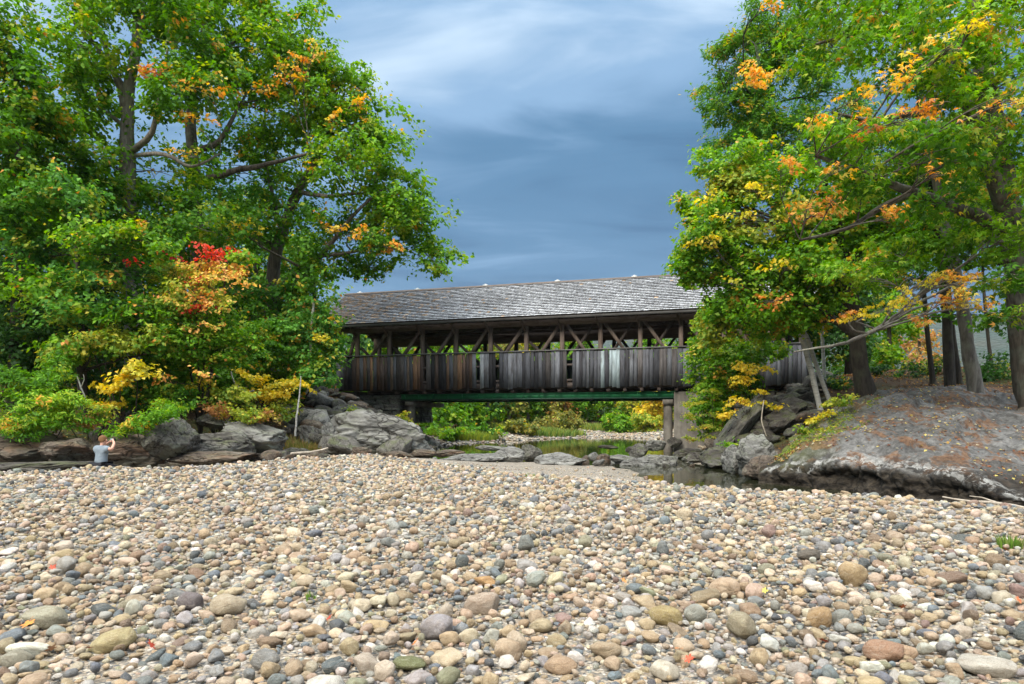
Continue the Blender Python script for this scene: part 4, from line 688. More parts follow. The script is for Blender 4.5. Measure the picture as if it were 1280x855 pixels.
for k, (px, d, top, w_, tn, lab) in enumerate([
    (1060, 44, 330, 70, 'dark', 'dark tree behind the dark leaning trunk'), (1110, 47, 370, 50, 'lime', 'bright backlit green tree seen between trunks above the dirt bank'),
    (1000, 46, 340, 60, 'mid', 'green tree behind the two white birches'), (1148, 52, 410, 22, 'rust', 'small rust orange tree glowing beyond the dirt bank'),
    (1300, 40, 300, 60, 'dark', 'dark tree behind the massive maple at the right edge'), (1070, 60, 200, 110, 'mid', 'tall green tree farthest back on the right bank'), (940, 50, 380, 50, 'mid', 'green tree behind the hidden right portal of the bridge')]):
    b = gy(px, d); hh = b - top
    tree('background_tree', lab, [on(px, d, .25), (px + 2, top + hh * .5, d, .15), (px, top + 8, d, .06)],
         [(px + U(-10, 10), top + hh * q_, w_ * z_ * .6, hh * .18, d + U(-1, 1), 2.0) for q_, z_ in ((.12, .6), (.3, .95), (.52, 1.1), (.74, 1.0))], (tn,), 'bark_dark', seed=110 + k, leaf=.2, cover=1.9, billow=1.0, twigs=False, group='trees beyond the right bank')
shrub('shrub', 'tall bright green shrub hiding the bridge siding beside the right pier', 905, 35,
      [(900, 455, 44, 26, 32.6, 1.2, 0), (892, 500, 34, 24, 32.3, 1.1), (890, 440, 30, 22, 33, 1.1), (905, 480, 34, 24, 32.5, 1.1), (880, 515, 26, 20, 32, .9), (930, 450, 34, 22, 33, 1.1), (885, 400, 24, 22, 33.5, .9, 1), (900, 535, 24, 14, 32, .8), (930, 490, 26, 18, 32.5, .9, 1), (870, 475, 12, 14, 33, .6), (960, 440, 26, 16, 32.5, .8, 1)], ('lime', 'green'), 121, .11, 2.2, 6, 'tall shrub', r=.06, turn=.02)
shrub('hemlock_sapling', 'small hemlock sapling with flat layered sprays in front of the concrete wing wall', 893, 32,
      [(870, 505, 20, 3, 31, .6), (868, 520, 16, 3, 31, .5), (885, 535, 24, 3.5, 31, .6), (876, 548, 26, 4, 31, .6), (905, 520, 18, 4, 31, .5), (900, 552, 16, 4, 31, .5), (890, 490, 12, 4, 31, .4)], ('yellowgreen', 'lime'), 122, .08, 2.4, 6, 'young tree', 'narrow', r=.025, bil=.25)
shrub('sapling', 'bright yellow leaved sapling in front of the right bridge siding', 948, 30.5,
      [(935, 462, 18, 9, 29, .4), (930, 480, 14, 8, 29, .35), (958, 462, 14, 4, 29, .35), (925, 505, 20, 7, 28.6, .4), (955, 490, 12, 4, 29, .3), (912, 518, 16, 6, 28.6, .3), (965, 505, 16, 4, 29, .3)], ('yellow',), 123, .10, 1.8, 7, 'young tree', r=.025, bil=.3)
shrub('shrub', 'small bright green and yellow plant growing on the crest of the ledge', 1040, 23.5,
      [(1045, 510, 16, 8, 23, .35), (1030, 522, 20, 6, 22.8, .35, 1), (1058, 500, 10, 7, 23, .25), (1020, 535, 22, 6, 22.2, .35)], ('yellowgreen', 'yellow'), 124, .085, 1.9, 4, r=.015, bil=.3)
shrub('shrub', 'dark shrub in the shade behind the pair of dark trunks', 1170, 33, [(1165, 462, 36, 12, 32.5, .9), (1130, 470, 26, 8, 32, .7)], ('dark',), 240, .12, 1.6, 3)
shrub('shrub', 'dark leafy shrub between the grey maple and the massive old trunk', 1245, 31, [(1248, 465, 30, 20, 30.5, .9), (1225, 475, 18, 10, 30, .6)], ('dark',), 241, .12, 1.6, 3)
shrub('shrub', 'small dark green shrub at the foot of the dark leaning trunk', 1050, 31, [(1052, 478, 24, 12, 30.5, .7), (1100, 462, 20, 10, 33, .7)], ('dark', 'mid'), 242, .12, 1.6, 3)
shrub('fern', 'green fern clump between the boulders at the foot of the right bank', 915, 26.5, [(914, 560, 12, 7, 25.8, .3), (922, 552, 8, 5, 26, .25)], ('green',), 125, .10, 2.2, 2, 'fern', 'narrow', r=.01, bil=.25)
# far wood beyond the river, seen under and through the bridge
FT = [(535, 78, 392, 44, 'lime'), (600, 84, 396, 40, 'mid'), (668, 100, 392, 40, 'yellowgreen'), (720, 112, 402, 40, 'green'), (805, 100, 398, 40, 'lime'), (465, 76, 390, 44, 'green'), (855, 96, 392, 40, 'mid'), (520, 60, 470, 34, 'lime'), (548, 66, 455, 34, 'mid'), (580, 70, 440, 34, 'green'), (610, 74, 452, 30, 'dark'), (636, 82, 430, 32, 'olive'), (660, 86, 448, 28, 'green'), (686, 95, 436, 30, 'mid'), (706, 92, 474, 14, 'rust'), (722, 100, 445, 26, 'dark'), (746, 104, 436, 26, 'mid'), (768, 96, 465, 22, 'lime'), (790, 90, 458, 26, 'yellowgreen'), (815, 86, 452, 26, 'yellow'), (838, 92, 440, 28, 'yellowgreen'), (870, 80, 440, 30, 'mid'), (620, 100, 415, 34, 'yellowgreen'), (560, 96, 420, 40, 'mid'), (500, 90, 415, 40, 'lime'), (470, 80, 420, 40, 'mid'), (655, 110, 425, 26, 'yellow'), (725, 120, 425, 26, 'lime'), (830, 110, 420, 30, 'lime'), (440, 70, 420, 40, 'dark'), (690, 88, 470, 18, 'olive')]
FW = {'lime': 'bright green', 'mid': 'mid green', 'green': 'fresh green', 'dark': 'dark green', 'olive': 'olive brown', 'rust': 'rusty', 'yellow': 'golden yellow', 'yellowgreen': 'yellow green', 'orange': 'orange'}
PLACE = ['tall, filling the third truss bay from the left', 'tall, filling the bay left of the siding gap', 'tall, shining through the middle of the truss', 'tall, in the bay right of the middle', 'tall, in the rightmost open bay of the truss', 'tall, behind the two leftmost bays of the truss', 'tall, behind the foliage over the right bridge end', 'just right of the left bridge column', 'beside the left bridge column, second from it', 'above the tall grass near the left of the opening', 'in the dark hollow left of centre under the bridge', 'left of the middle of the opening', 'behind the far gravel bar at the middle', 'right of the middle of the opening', 'low down, beside the small rust red bush', 'behind the pool at the centre right', 'above the far gravel tongue', 'left of the golden trees by the right pier', 'left part of the golden group', 'right against the right pier', 'seen behind the right pier', 'behind the concrete wing wall', 'seen through the truss left of the middle', 'seen above the gaps in the siding', 'seen through the left bays of the truss', 'seen through the second left bay of the truss', 'glowing through the middle bay of the truss', 'seen through the truss right of the middle bay', 'seen through the right bays of the truss', 'seen through the leftmost bay of the truss', 'low under the middle of the bridge']
for k, (px, d, top, w_, tn) in enumerate(FT):
    b = gy(px, d); hh = max(30, b - top)
    tree('riverside_tree', FW[tn] + ' tree beyond the river ' + PLACE[k], [on(px, d, .22), (px + 1, top + hh * .5, d, .14), (px, top + 6, d, .05)],
         [(px + U(-6, 6), top + hh * q_, w_ * z_ * .75, hh * .2, d + U(-1, 1), 2.4, 0 if j % 2 == 0 else 1) for j, (q_, z_) in enumerate(((.15, .6), (.38, .95), (.6, 1.1), (.84, 1.05)))], (tn, 'green' if tn in ('lime', 'mid', 'dark', 'yellowgreen') else tn), 'bark_grey', seed=140 + k, leaf=.30, cover=2.4, billow=1.1, twigs=False, group='trees beyond the river')
for k, (px, d, w_, h_, tn, lab) in enumerate([(560, 57, 24, 10, 'lime', 'low willow bush on the far shore near the left column'), (600, 62, 30, 9, 'mid', 'low green bush on the far shore left of centre'), (645, 70, 30, 10, 'olive', 'tan green bush behind the far gravel bar'), (700, 78, 34, 13, 'olive', 'olive bush at the head of the far pool'), (775, 84, 22, 13, 'green', 'green bush right of the far gravel tongue'), (805, 82, 18, 16, 'yellowgreen', 'yellow green bush by the far shore near the right pier'), (690, 84, 10, 12, 'rust', 'small rust red bush on the far bank')]):
    b = gy(px, d) - 2
    shrub('bush', lab, px, d, [(px, b - h_ * .6, w_, h_, d, 1.3), (px + w_ * .4, b - h_ * .4, w_ * .7, h_ * .7, d - .6, 1.1)], (tn,), 170 + k, .22, 2.4, 2, 'bush', bil=.6)

# ------------------------------------------------------------------ covered bridge
BA = Vector((-11.4, 46.3, 0)); BBv = Vector((16.3, 38.1, 0)); BU = (BBv - BA).normalized(); BV = Vector((-BU.y, BU.x, 0)); BV = BV if BV.y > 0 else -BV
BL = (BBv - BA).length; BW = 6.3
Z_BOT = 3.42; Z_TOP = 5.66; Z_EAVE = 7.72
br = empty('covered_bridge', BA, 'weathered wooden covered bridge on green steel girders spanning the river', 'bridge'); br.rotation_euler = (0, 0, math.atan2(BU.y, BU.x))
def upx(px):      # distance along the near face that projects to this pixel column
    s = (px - 640) / F; return (s * BA.y - BA.x) / (BU.x - s * BU.y)
def box_arr(x0, x1, y0, y1, z0, z1):
    V = np.array([(x, y, z) for z in (z0, z1) for y in (y0, y1) for x in (x0, x1)], float); Fc = np.array([(0, 2, 3, 1), (4, 5, 7, 6), (0, 1, 5, 4), (2, 6, 7, 3), (0, 4, 6, 2), (1, 3, 7, 5)]); return V, Fc
def beam_arr(p, q_, w, h, up=Vector((0, 0, 1))):
    p = Vector(p); q_ = Vector(q_); t_ = (q_ - p).normalized(); s_ = t_.cross(up); s_ = s_.normalized() if s_.length > 1e-4 else Vector((1, 0, 0)); b_ = s_.cross(t_)
    V = np.array([tuple(c + s_ * i * w / 2 + b_ * j * h / 2) for c in (p, q_) for j in (-1, 1) for i in (-1, 1)]); Fc = np.array([(0, 2, 3, 1), (4, 5, 7, 6), (0, 1, 5, 4), (2, 6, 7, 3), (0, 4, 6, 2), (1, 3, 7, 5)]); return V, Fc
def part(name, arrs, mat, parent, color=None, kind=None):
    ac = Acc()
    for V, Fc in arrs: ac.add(V, Fc)
    o = link(name, ac.mesh(name, False), MAT[mat], parent)
    if color: o.color = (*color, 1)
    if kind: o['kind'] = kind
    return o
BR = random.Random(3)
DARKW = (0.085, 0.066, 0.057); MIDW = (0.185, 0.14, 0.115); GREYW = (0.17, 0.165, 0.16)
# siding boards, near face: u from -0.35 to BL+0.3
bshapes = []
for k in range(6):
    w = 0.262; bt = [(-w / 2, 0), (w / 2, BR.uniform(-.05, .05))]
    V, Fc = box_arr(-w / 2, w / 2, 0, 0.03, 0, 2.24); V[0, 2] += BR.uniform(-.05, .02); V[1, 2] += BR.uniform(-.05, .02); V[2, 2] = V[0, 2]; V[3, 2] = V[1, 2]; V[[4, 6], 0] += BR.uniform(-.012, .012); V[[5, 7], 0] += BR.uniform(-.012, .012)
    bshapes.append(np_mesh('siding_board', V, Fc))
u = -0.55; gaps = [(upx(593), upx(600)), (upx(621), upx(625.5))]; slots = [(upx(711), upx(713)), (upx(723.5), upx(725.5)), (upx(530.5), upx(532.5))]
while u < BL + 0.4:
    w = BR.choice([0.2, 0.23, 0.26, 0.26, 0.3, 0.33]); c = u + w / 2; px = 640 + F * (BA.x + BU.x * c) / (BA.y + BU.y * c)
    skip = any(a_ <= c <= b_ for a_, b_ in gaps + slots)
    if not skip:
        g = BR.uniform(0.55, 1.25)
        if 440 < px < 592 and BR.random() < 0.5: col = BR.choice([(0.19, 0.115, 0.075), (0.15, 0.095, 0.07), (0.27, 0.155, 0.09), (0.12, 0.085, 0.072), (0.23, 0.17, 0.125)])
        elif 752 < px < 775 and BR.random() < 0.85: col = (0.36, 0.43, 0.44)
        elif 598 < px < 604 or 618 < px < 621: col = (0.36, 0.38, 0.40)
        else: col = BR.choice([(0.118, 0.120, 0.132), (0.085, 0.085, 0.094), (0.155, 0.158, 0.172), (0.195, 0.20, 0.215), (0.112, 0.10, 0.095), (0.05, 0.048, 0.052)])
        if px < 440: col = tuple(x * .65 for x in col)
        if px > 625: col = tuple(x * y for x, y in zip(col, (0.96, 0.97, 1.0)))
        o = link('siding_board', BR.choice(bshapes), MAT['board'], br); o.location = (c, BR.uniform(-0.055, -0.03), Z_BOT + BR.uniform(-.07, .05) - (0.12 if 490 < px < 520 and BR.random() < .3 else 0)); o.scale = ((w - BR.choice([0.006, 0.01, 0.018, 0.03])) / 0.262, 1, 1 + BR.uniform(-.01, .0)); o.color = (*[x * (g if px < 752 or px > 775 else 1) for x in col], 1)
        o.rotation_euler = (0, BR.uniform(-.006, .006), 0)
    u += w
# top rail over the boards, inner rails, bottom rail
part('siding_rail', [box_arr(-0.6, BL + 0.45, -0.10, 0.06, Z_TOP + 0.0, Z_TOP + 0.075)], 'beam', br, GREYW)
part('siding_rail', [box_arr(-0.6, BL + 0.45, 0.005, 0.07, Z_BOT + 0.35, Z_BOT + 0.5)], 'beam', br, DARKW)
part('siding_rail', [box_arr(-0.6, BL + 0.45, 0.005, 0.07, Z_BOT + 1.3, Z_BOT + 1.44)], 'beam', br, DARKW)
# far siding: same boards on the other face
u = -0.5
while u < BL + 0.3:
    w = BR.choice([0.24, 0.27, 0.3]); o = link('siding_board', BR.choice(bshapes), MAT['board'], br); o.location = (u + w / 2, BW + 0.02, Z_BOT); o.scale = ((w - .012) / .262, 1, 1); o.color = (*[BR.uniform(.08, .14)] * 3, 1); u += w
# truss: posts and braces on both sides
postpx = [403, 445, 485, 527, 569, 612, 657, 702, 750, 800, 851, 905, 962]
pu = [upx(p) for p in postpx] + [BL - 0.12]; pu[0] = max(pu[0], -0.5)
mid = 8.5
for side, y0 in ((0, 0.10), (1, BW - 0.32)):
    for i, p in enumerate(pu):
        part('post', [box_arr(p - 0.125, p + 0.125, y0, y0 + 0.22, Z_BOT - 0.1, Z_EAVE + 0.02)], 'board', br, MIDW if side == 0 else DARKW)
        if side == 0:       # raking strut from the post head to the eave
            part('eave_strut', [beam_arr((p - 0.03, 0.0, Z_EAVE - 0.75), (p - 0.26, -0.55, Z_EAVE + 0.08), 0.09, 0.12)], 'board', br, MIDW)
        if i < len(pu) - 1:
            a_, b_ = p + 0.15, pu[i + 1] - 0.15; zt = Z_EAVE - 0.22; zb_ = Z_TOP - 0.45; right = (i + 0.5) > 7.0 + 0.0
            if not right:
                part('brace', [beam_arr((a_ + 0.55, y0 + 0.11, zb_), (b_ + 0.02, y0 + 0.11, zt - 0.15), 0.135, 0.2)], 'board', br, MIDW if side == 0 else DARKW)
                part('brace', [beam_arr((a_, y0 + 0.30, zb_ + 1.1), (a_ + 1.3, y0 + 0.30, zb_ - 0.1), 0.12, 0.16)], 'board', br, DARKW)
            else:
                part('brace', [beam_arr((b_ - 0.5, y0 + 0.11, zb_), (a_ - 0.02, y0 + 0.11, zt), 0.135, 0.2)], 'board', br, MIDW if side == 0 else DARKW)
                part('brace', [beam_arr((b_ - 0.25, y0 + 0.30, zt - 0.15), (a_ + 0.3, y0 + 0.30, zb_), 0.12, 0.16)], 'board', br, DARKW)
    part('chord', [box_arr(-0.9, BL + 0.7, y0 - 0.05, y0 + 0.32, Z_EAVE - (0.42 if side == 0 else 0.78), Z_EAVE - 0.10)], 'beam', br, MIDW)
    part('chord', [box_arr(-0.9, BL + 0.7, y0 - 0.02, y0 + 0.28, Z_BOT - 0.06, Z_BOT + 0.3)], 'beam', br, DARKW)
part('floor', [box_arr(-0.7, BL + 0.6, 0.45, BW - 0.4, Z_BOT + 0.12, Z_BOT + 0.22)], 'beam', br, DARKW)
for i in range(30):
    p = -0.3 + i * (BL + 0.3) / 29; part('floor_beam', [box_arr(p, p + 0.2, 0.10, BW, Z_BOT - 0.30, Z_BOT - 0.08)], 'board', br, DARKW)
for i in range(15):
    p = i * BL / 14; part('tie_beam', [box_arr(p, p + 0.2, 0.05, BW - .1, Z_EAVE - 0.10, Z_EAVE + 0.10)], 'board', br, DARKW)
part('knee_beam', [box_arr(-0.5, BL + 0.3, 1.9, 2.1, Z_EAVE - 0.26, Z_EAVE - 0.12)], 'beam', br, DARKW); part('knee_beam', [box_arr(-0.5, BL + 0.3, BW - 2.1, BW - 1.9, Z_EAVE - 0.26, Z_EAVE - 0.12)], 'beam', br, DARKW)
# roof: decking, rafters, shingle courses
OV = 0.85; yr = BW / 2; zr_ = 10.50; ze = Z_EAVE - 0.02; R0 = -1.7; R1 = BL + 1.2
for sgn in (0, 1):
    ye = -OV if sgn == 0 else BW + OV
    V = np.array([(R0, ye, ze), (R1, ye, ze), (R1, yr, zr_), (R0, yr, zr_), (R0, ye, ze - .05), (R1, ye, ze - .05), (R1, yr, zr_ - .05), (R0, yr, zr_ - .05)]); Fc = np.array([(0, 1, 2, 3), (7, 6, 5, 4), (0, 4, 5, 1), (1, 5, 6, 2), (3, 7, 4, 0), (2, 6, 7, 3)])
    part('roof_deck', [(V, Fc)], 'beam', br, DARKW)
for i in range(34):
    p = R0 + 0.15 + i * (R1 - R0 - 0.4) / 33
    part('rafter', [beam_arr((p, -OV + .05, ze - 0.14), (p, yr, zr_ - 0.14), 0.1, 0.14), beam_arr((p, BW + OV - .05, ze - 0.14), (p, yr, zr_ - 0.14), 0.1, 0.14)], 'board', br, DARKW)
part('fascia', [box_arr(R0, R1, -OV - 0.03, -OV - 0.002, ze - 0.16, ze + 0.0)], 'beam', br, (0.09, 0.085, 0.08))
for e, xx in enumerate((R0 + 0.6, R1 - 0.7)):      # gable ends
    V = np.array([(xx, 0.1, ze + 0.5), (xx, BW - 0.1, ze + 0.5), (xx, yr, zr_ - 0.2), (xx + .05, 0.1, ze + 0.5), (xx + .05, BW - 0.1, ze + 0.5), (xx + .05, yr, zr_ - 0.2)]); Fc = np.array([(0, 2, 1), (3, 4, 5)]); Fq = np.array([(0, 1, 4, 3), (1, 2, 5, 4), (2, 0, 3, 5)])
    link('gable', np_mesh('gable', V, [Fc, Fq]), MAT['board'], br).color = (*GREYW, 1)
Vs = []; Fs = []; Cs = []; nS = 0
for sgn in (0, 1):
    ye = -OV - 0.05 if sgn == 0 else BW + OV + 0.05; sl = math.hypot(yr - ye, zr_ - ze); rows = 21 if sgn == 0 else 16; ex = sl / rows
    dy = (yr - ye) / sl; dz_ = (zr_ - ze) / sl; nrm = Vector((0, -dz_ * (1 if sgn == 0 else -1), abs(dy)))
    for r in range(rows):
        x = R0 - 0.05 - BR.uniform(0, .2); rowdy = BR.uniform(-.008, .008); rb_ = BR.uniform(.9, 1.12)
        while x < R1 + 0.02:
            w = BR.uniform(0.10, 0.27) if sgn == 0 else BR.uniform(.3, .5); s0 = r * ex + BR.uniform(-.01, .01) + rowdy; s1 = min(s0 + ex * 1.25, sl); h0 = 0.10 + BR.uniform(0, .018); h1 = 0.02
            pts_ = []
            for s_, h_ in ((s0, h0), (s1, h1)):
                for hh_ in (h_, h_ - .018):
                    for xx in (x, x + w - BR.uniform(.004, .016)):
                        pts_.append((xx, ye + dy * s_ + nrm.y * hh_, ze + dz_ * s_ + nrm.z * hh_))
            Vs += pts_; b0 = nS; Fs += [(b0, b0 + 1, b0 + 5, b0 + 4), (b0, b0 + 2, b0 + 3, b0 + 1), (b0, b0 + 4, b0 + 6, b0 + 2), (b0 + 1, b0 + 3, b0 + 7, b0 + 5)]; nS += 8
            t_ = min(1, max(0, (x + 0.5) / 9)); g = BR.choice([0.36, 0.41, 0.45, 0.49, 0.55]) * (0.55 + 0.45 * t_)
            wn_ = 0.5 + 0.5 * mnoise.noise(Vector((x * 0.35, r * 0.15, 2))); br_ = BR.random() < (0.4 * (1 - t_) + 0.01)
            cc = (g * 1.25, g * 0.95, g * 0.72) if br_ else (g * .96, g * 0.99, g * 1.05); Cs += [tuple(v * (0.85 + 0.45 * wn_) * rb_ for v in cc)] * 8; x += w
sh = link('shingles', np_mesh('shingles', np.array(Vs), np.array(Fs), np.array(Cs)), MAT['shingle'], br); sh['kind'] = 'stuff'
part('ridge_cap', [beam_arr((R0 - .05, yr - 0.09, zr_ + 0.045), (R1 + .05, yr - 0.09, zr_ + 0.045), 0.22, 0.035, Vector((0, -.6, .8))), beam_arr((R0 - .05, yr + 0.09, zr_ + 0.045), (R1 + .05, yr + 0.09, zr_ + 0.045), 0.22, 0.035, Vector((0, .6, .8)))], 'beam', br, (0.15, 0.12, 0.10))
for px in (450, 522, 607, 697, 793, 880):        # small white ridge fittings
    d_ = 3.1; s = (px - 640) / F; bx0 = BA + BV * (BW / 2); uu = (s * bx0.y - bx0.x) / (BU.x - s * BU.y)
    part('ridge_vent', [box_arr(uu - .17, uu + .17, yr - .1, yr + .1, zr_ + .07, zr_ + .15), box_arr(uu - .06, uu + .06, yr - .05, yr + .05, zr_ + .152, zr_ + .21)], 'white', br)
# green steel girders
for y0 in (0.55, BW - 0.75):
    g0, g1 = upx(497), upx(846); bz = Z_BOT - 0.32
    part('girder', [box_arr(g0, g1, y0 - 0.02, y0 + 0.02, bz - 0.32, bz - 0.03), box_arr(g0, g1, y0 - 0.16, y0 + 0.16, bz - 0.03, bz)], 'green', br)
    part('girder_flange', [box_arr(g0, g1, y0 - 0.18, y0 + 0.18, bz - 0.41, bz - 0.322)], 'green_dark', br)
    n_ = 18
    for i in range(n_): xx = g0 + .3 + i * (g1 - g0 - .6) / (n_ - 1); part('stiffener', [box_arr(xx, xx + .02, y0 - .14, y0 - .022, bz - .318, bz - .032)], 'green', br)
part('girder', [box_arr(upx(497) + i * 3.0, upx(497) + i * 3.0 + .1, 0.8, BW - 1, Z_BOT - 0.66, Z_BOT - 0.48) for i in range(6)], 'green_dark', br)
# piers and abutments
def cyl_arr(x, y, z0, z1, r, s_=20):
    V = np.array([(x + r * math.cos(2 * math.pi * k / s_), y + r * math.sin(2 * math.pi * k / s_), z) for z in (z0, z1) for k in range(s_)]); Fc = np.array([(k, (k + 1) % s_, s_ + (k + 1) % s_, s_ + k) for k in range(s_)]); return V, Fc
for px in (508, 834):
    uu = upx(px)
    part('pier_column', [cyl_arr(uu, 0.75, -1.4, Z_BOT - 0.82, 0.27)], 'conc', br)
    part('pier_cap', [box_arr(uu - .33, uu + .33, 0.3, BW - .4, Z_BOT - 0.82, Z_BOT - 0.80 + 0.0)] if False else [box_arr(uu - .3, uu + .3, 0.4, BW - .5, Z_BOT - 1.1, Z_BOT - 0.795)], 'conc', br)
bm = bmesh.new()
uw0, uw1 = upx(842), upx(893)
for x0, x1, y0, y1 in ((uw0, uw1, 0.25, 0.75), (uw0, uw0 + .5, 0.752, BW - .5)):
    V, Fc = box_arr(x0, x1, y0, y1, -1.3, Z_BOT - 0.34); vs = [bm.verts.new(v) for v in V]
    for f_ in Fc: bm.faces.new([vs[i] for i in f_])
bmesh.ops.recalc_face_normals(bm, faces=bm.faces[:]); bmesh.ops.bevel(bm, geom=bm.edges[:], offset=0.03, segments=2, affect='EDGES')
me = bpy.data.meshes.new('wing_wall'); bm.to_mesh(me); bm.free(); link('wing_wall', me, MAT['conc'], br)
# dry laid stone abutments: separate blocks
def block_mesh(seed, ang=0.9):
    r = random.Random(seed); bm = bmesh.new(); bmesh.ops.create_cube(bm, size=1.0); bmesh.ops.subdivide_edges(bm, edges=bm.edges[:], cuts=2, use_grid_fill=True)
    for v in bm.verts:
        c = v.co; v.co = Vector([math.copysign(min(abs(a_), 0.5 - 0.06 * sum(abs(b_) > .45 for b_ in c) / 3), a_) for a_ in c]) + Vector((r.gauss(0, .025), r.gauss(0, .025), r.gauss(0, .025)))
    bmesh.ops.bevel(bm, geom=[e for e in bm.edges if e.calc_face_angle(0) > 0.6], offset=0.05, segments=1, affect='EDGES')
    me = bpy.data.meshes.new('block'); bm.to_mesh(me); bm.free(); return me
BLK = [block_mesh(i) for i in range(6)]
def stone_wall(name, label, x0, x1, y0, y1, z0, z1, mat, seed, bh=0.42):
    o0 = empty(name, br.matrix_world @ Vector((0, 0, 0)), label, 'stone wall'); o0.location = BA + BU * x0 + Vector((0, 0, z0)); o0.rotation_euler = br.rotation_euler; r = random.Random(seed)
    core = part('core', [box_arr(.25, x1 - x0 - .25, y0 + .25, y1 - .2, 0, z1 - z0 - .1)], mat, o0)
    z = 0
    while z < z1 - z0 - 0.05:
        h = bh * r.uniform(.75, 1.2); h = min(h, z1 - z0 - z)
        for (ax, a0, a1) in ((0, 0, x1 - x0), (1, y0, y1)):
            p = a0
            while p < a1 - 0.1:
                w = r.uniform(.5, 1.2); w = min(w, a1 - p)
                for face in ((y0,) if ax == 0 else (0, x1 - x0)):
                    o = link('stone', BLK[r.randrange(6)] if not BLK[0].materials else BLK[r.randrange(6)], None, o0)
                    if not o.data.materials: o.data.materials.append(MAT['rock'])
                    o.material_slots[0].link = 'OBJECT'; o.material_slots[0].material = MAT[mat]
                    if ax == 0: o.location = (p + w / 2, y0 + .22 + r.uniform(-.04, .04), z + h / 2); o.scale = (w * 1.02, .5, h * 1.04)
                    else: o.location = (face + (.22 if face == 0 else -.22) + r.uniform(-.04, .04), p + w / 2, z + h / 2); o.scale = (.5, w * 1.02, h * 1.04)
                p += w
        z += h
    return o0
stone_wall('stone_abutment', 'dark dry laid stone abutment under the left end of the bridge', -0.9, upx(496), 0.35, BW - .3, 1.2, Z_BOT - 0.34, 'rock', 5)
stone_wall('stone_abutment', 'dry laid stone abutment behind the concrete wing wall under the right end', upx(896), BL + 1.6, 0.3, BW - .3, 1.3, Z_BOT - 0.34, 'rock_dark', 6)

# ------------------------------------------------------------------ boulders, ledges, rubble
def boulder_mesh(name, seed, sub=4, ang=0.6, lump=0.3, mat=None):
    r = random.Random(seed); bm = bmesh.new(); bmesh.ops.create_icosphere(bm, subdivisions=sub, radius=1)
    pl = [(Vector((r.gauss(0, 1), r.gauss(0, 1), r.gauss(0, .9))).normalized(), r.uniform(0.55, 0.9)) for _ in range(int(4 + 14 * ang))]
    off = Vector((r.uniform(0, 99), r.uniform(0, 99), r.uniform(0, 99)))
    for v in bm.verts:
        p = v.co.copy(); p *= 1 + lump * mnoise.noise(p * 0.9 + off)
        for n, d in pl:
            k = p.dot(n) - d
            if k > 0: p -= n * k * 0.9
        q_ = p * 2.4 + off; cr_ = 1 - abs(mnoise.noise(p * 1.7 + off)) * 9; lay = mnoise.noise(Vector((p.x * 1.2, p.y * 1.2, p.z * 5 + p.x)) + off)
        p += v.co * (0.09 * mnoise.noise(q_) + 0.05 * mnoise.noise(q_ * 2.6) + (0.03 * mnoise.noise(q_ * 6) + 0.018 * mnoise.noise(q_ * 13) if sub > 3 else 0) - (0.07 * max(0, cr_) if sub > 3 else 0) + 0.018 * lay); v.co = p
    for f in bm.faces: f.smooth = True
    me = bpy.data.meshes.new(name); bm.to_mesh(me); bm.free()
    if mat: me.materials.append(MAT[mat])
    return me
def boulder(label, px, py, d, wpx, hpx, depth, mat, seed, ang=.6, rz=0.0, ry=0.0, name='boulder', cat='boulder', group=None, lump=.3):
    me = boulder_mesh(name, seed, 6 if wpx * hpx > 4000 else 5, ang, lump, mat); o = link(name, me); o.location = P(px, py, d); o.scale = (wpx / F * d / 2 * 1.18, depth, hpx / F * d / 2 * 1.25); o.rotation_euler = (0, ry, rz); return tag(o, label, cat, group)
# left bank
boulder('huge pale grey boulder with cracks below the left end of the bridge', 474, 549, 30.5, 122, 52, 2.0, 'rock_pale', 1, .7, .1, .12)
boulder('grey slab running down to the gravel at the right foot of the huge cracked boulder', 512, 560, 31.5, 60, 26, 1.6, 'rock_pale', 2, .5, 0, .35)
boulder('white upright boulder standing out from the darker rubble', 410, 540, 29.6, 17, 20, .35, 'white_rock' if 'white_rock' in MAT else 'rock_pale', 3, .3)
boulder('rounded grey boulder right of the kneeling person', 212, 551, 22.8, 52, 44, 1.0, 'rock', 4, .4, .2)
boulder('low pale striped rock left of the kneeling person', 88, 562, 21.8, 66, 30, .9, 'rock_brown', 5, .5, 0, .05)
boulder('long brown ledge rock directly behind the kneeling person', 150, 566, 22.6, 110, 40, 1.0, 'rock_brown', 6, .5, .1)
boulder('flat brown ledge at the left edge above the gravel', 30, 562, 22.5, 130, 38, 1.2, 'rock_brown', 7, .6, .05)
boulder('low wet dark ledge along the gravel edge at far left', 40, 584, 20.5, 150, 14, 1.0, 'rock_dark', 8, .5, 0, -.05)
boulder('grey green lichened slab right of the rounded grey boulder', 275, 556, 24.5, 92, 30, 1.3, 'rock', 9, .6, .1, .1)
boulder('pale lichened slab above the driftwood log', 325, 549, 26, 76, 30, 1.3, 'rock_pale', 10, .6, .1, .15)
boulder('brown sandy hump of rock at the gravel edge right of the person', 268, 573, 22.8, 110, 16, .8, 'rock_brown', 11, .3)
boulder('grey boulder on the bank beneath the yellow green shrub', 268, 527, 26.5, 40, 16, .8, 'rock', 12, .6)
boulder('small reddish rock at the end of the sandy hump', 311, 574, 23.4, 16, 9, .3, 'rock_brown', 13, .6)
boulder('brown weathered rock between driftwood log and huge boulder', 392, 575, 26.5, 40, 12, .5, 'rock_brown', 14, .7)
boulder('rust brown flat rock at the foot of the huge boulder', 497, 570, 26.6, 36, 11, .5, 'rock_brown', 15, .4)
boulder('reddish angular rock in the crack at the foot of the huge boulder', 450, 567, 27.3, 26, 15, .4, 'rock_brown', 16, .8)
boulder('brown pebble flecked rock at the right foot of the huge boulder', 530, 567, 28.5, 34, 9, .5, 'rock_brown', 17, .4)
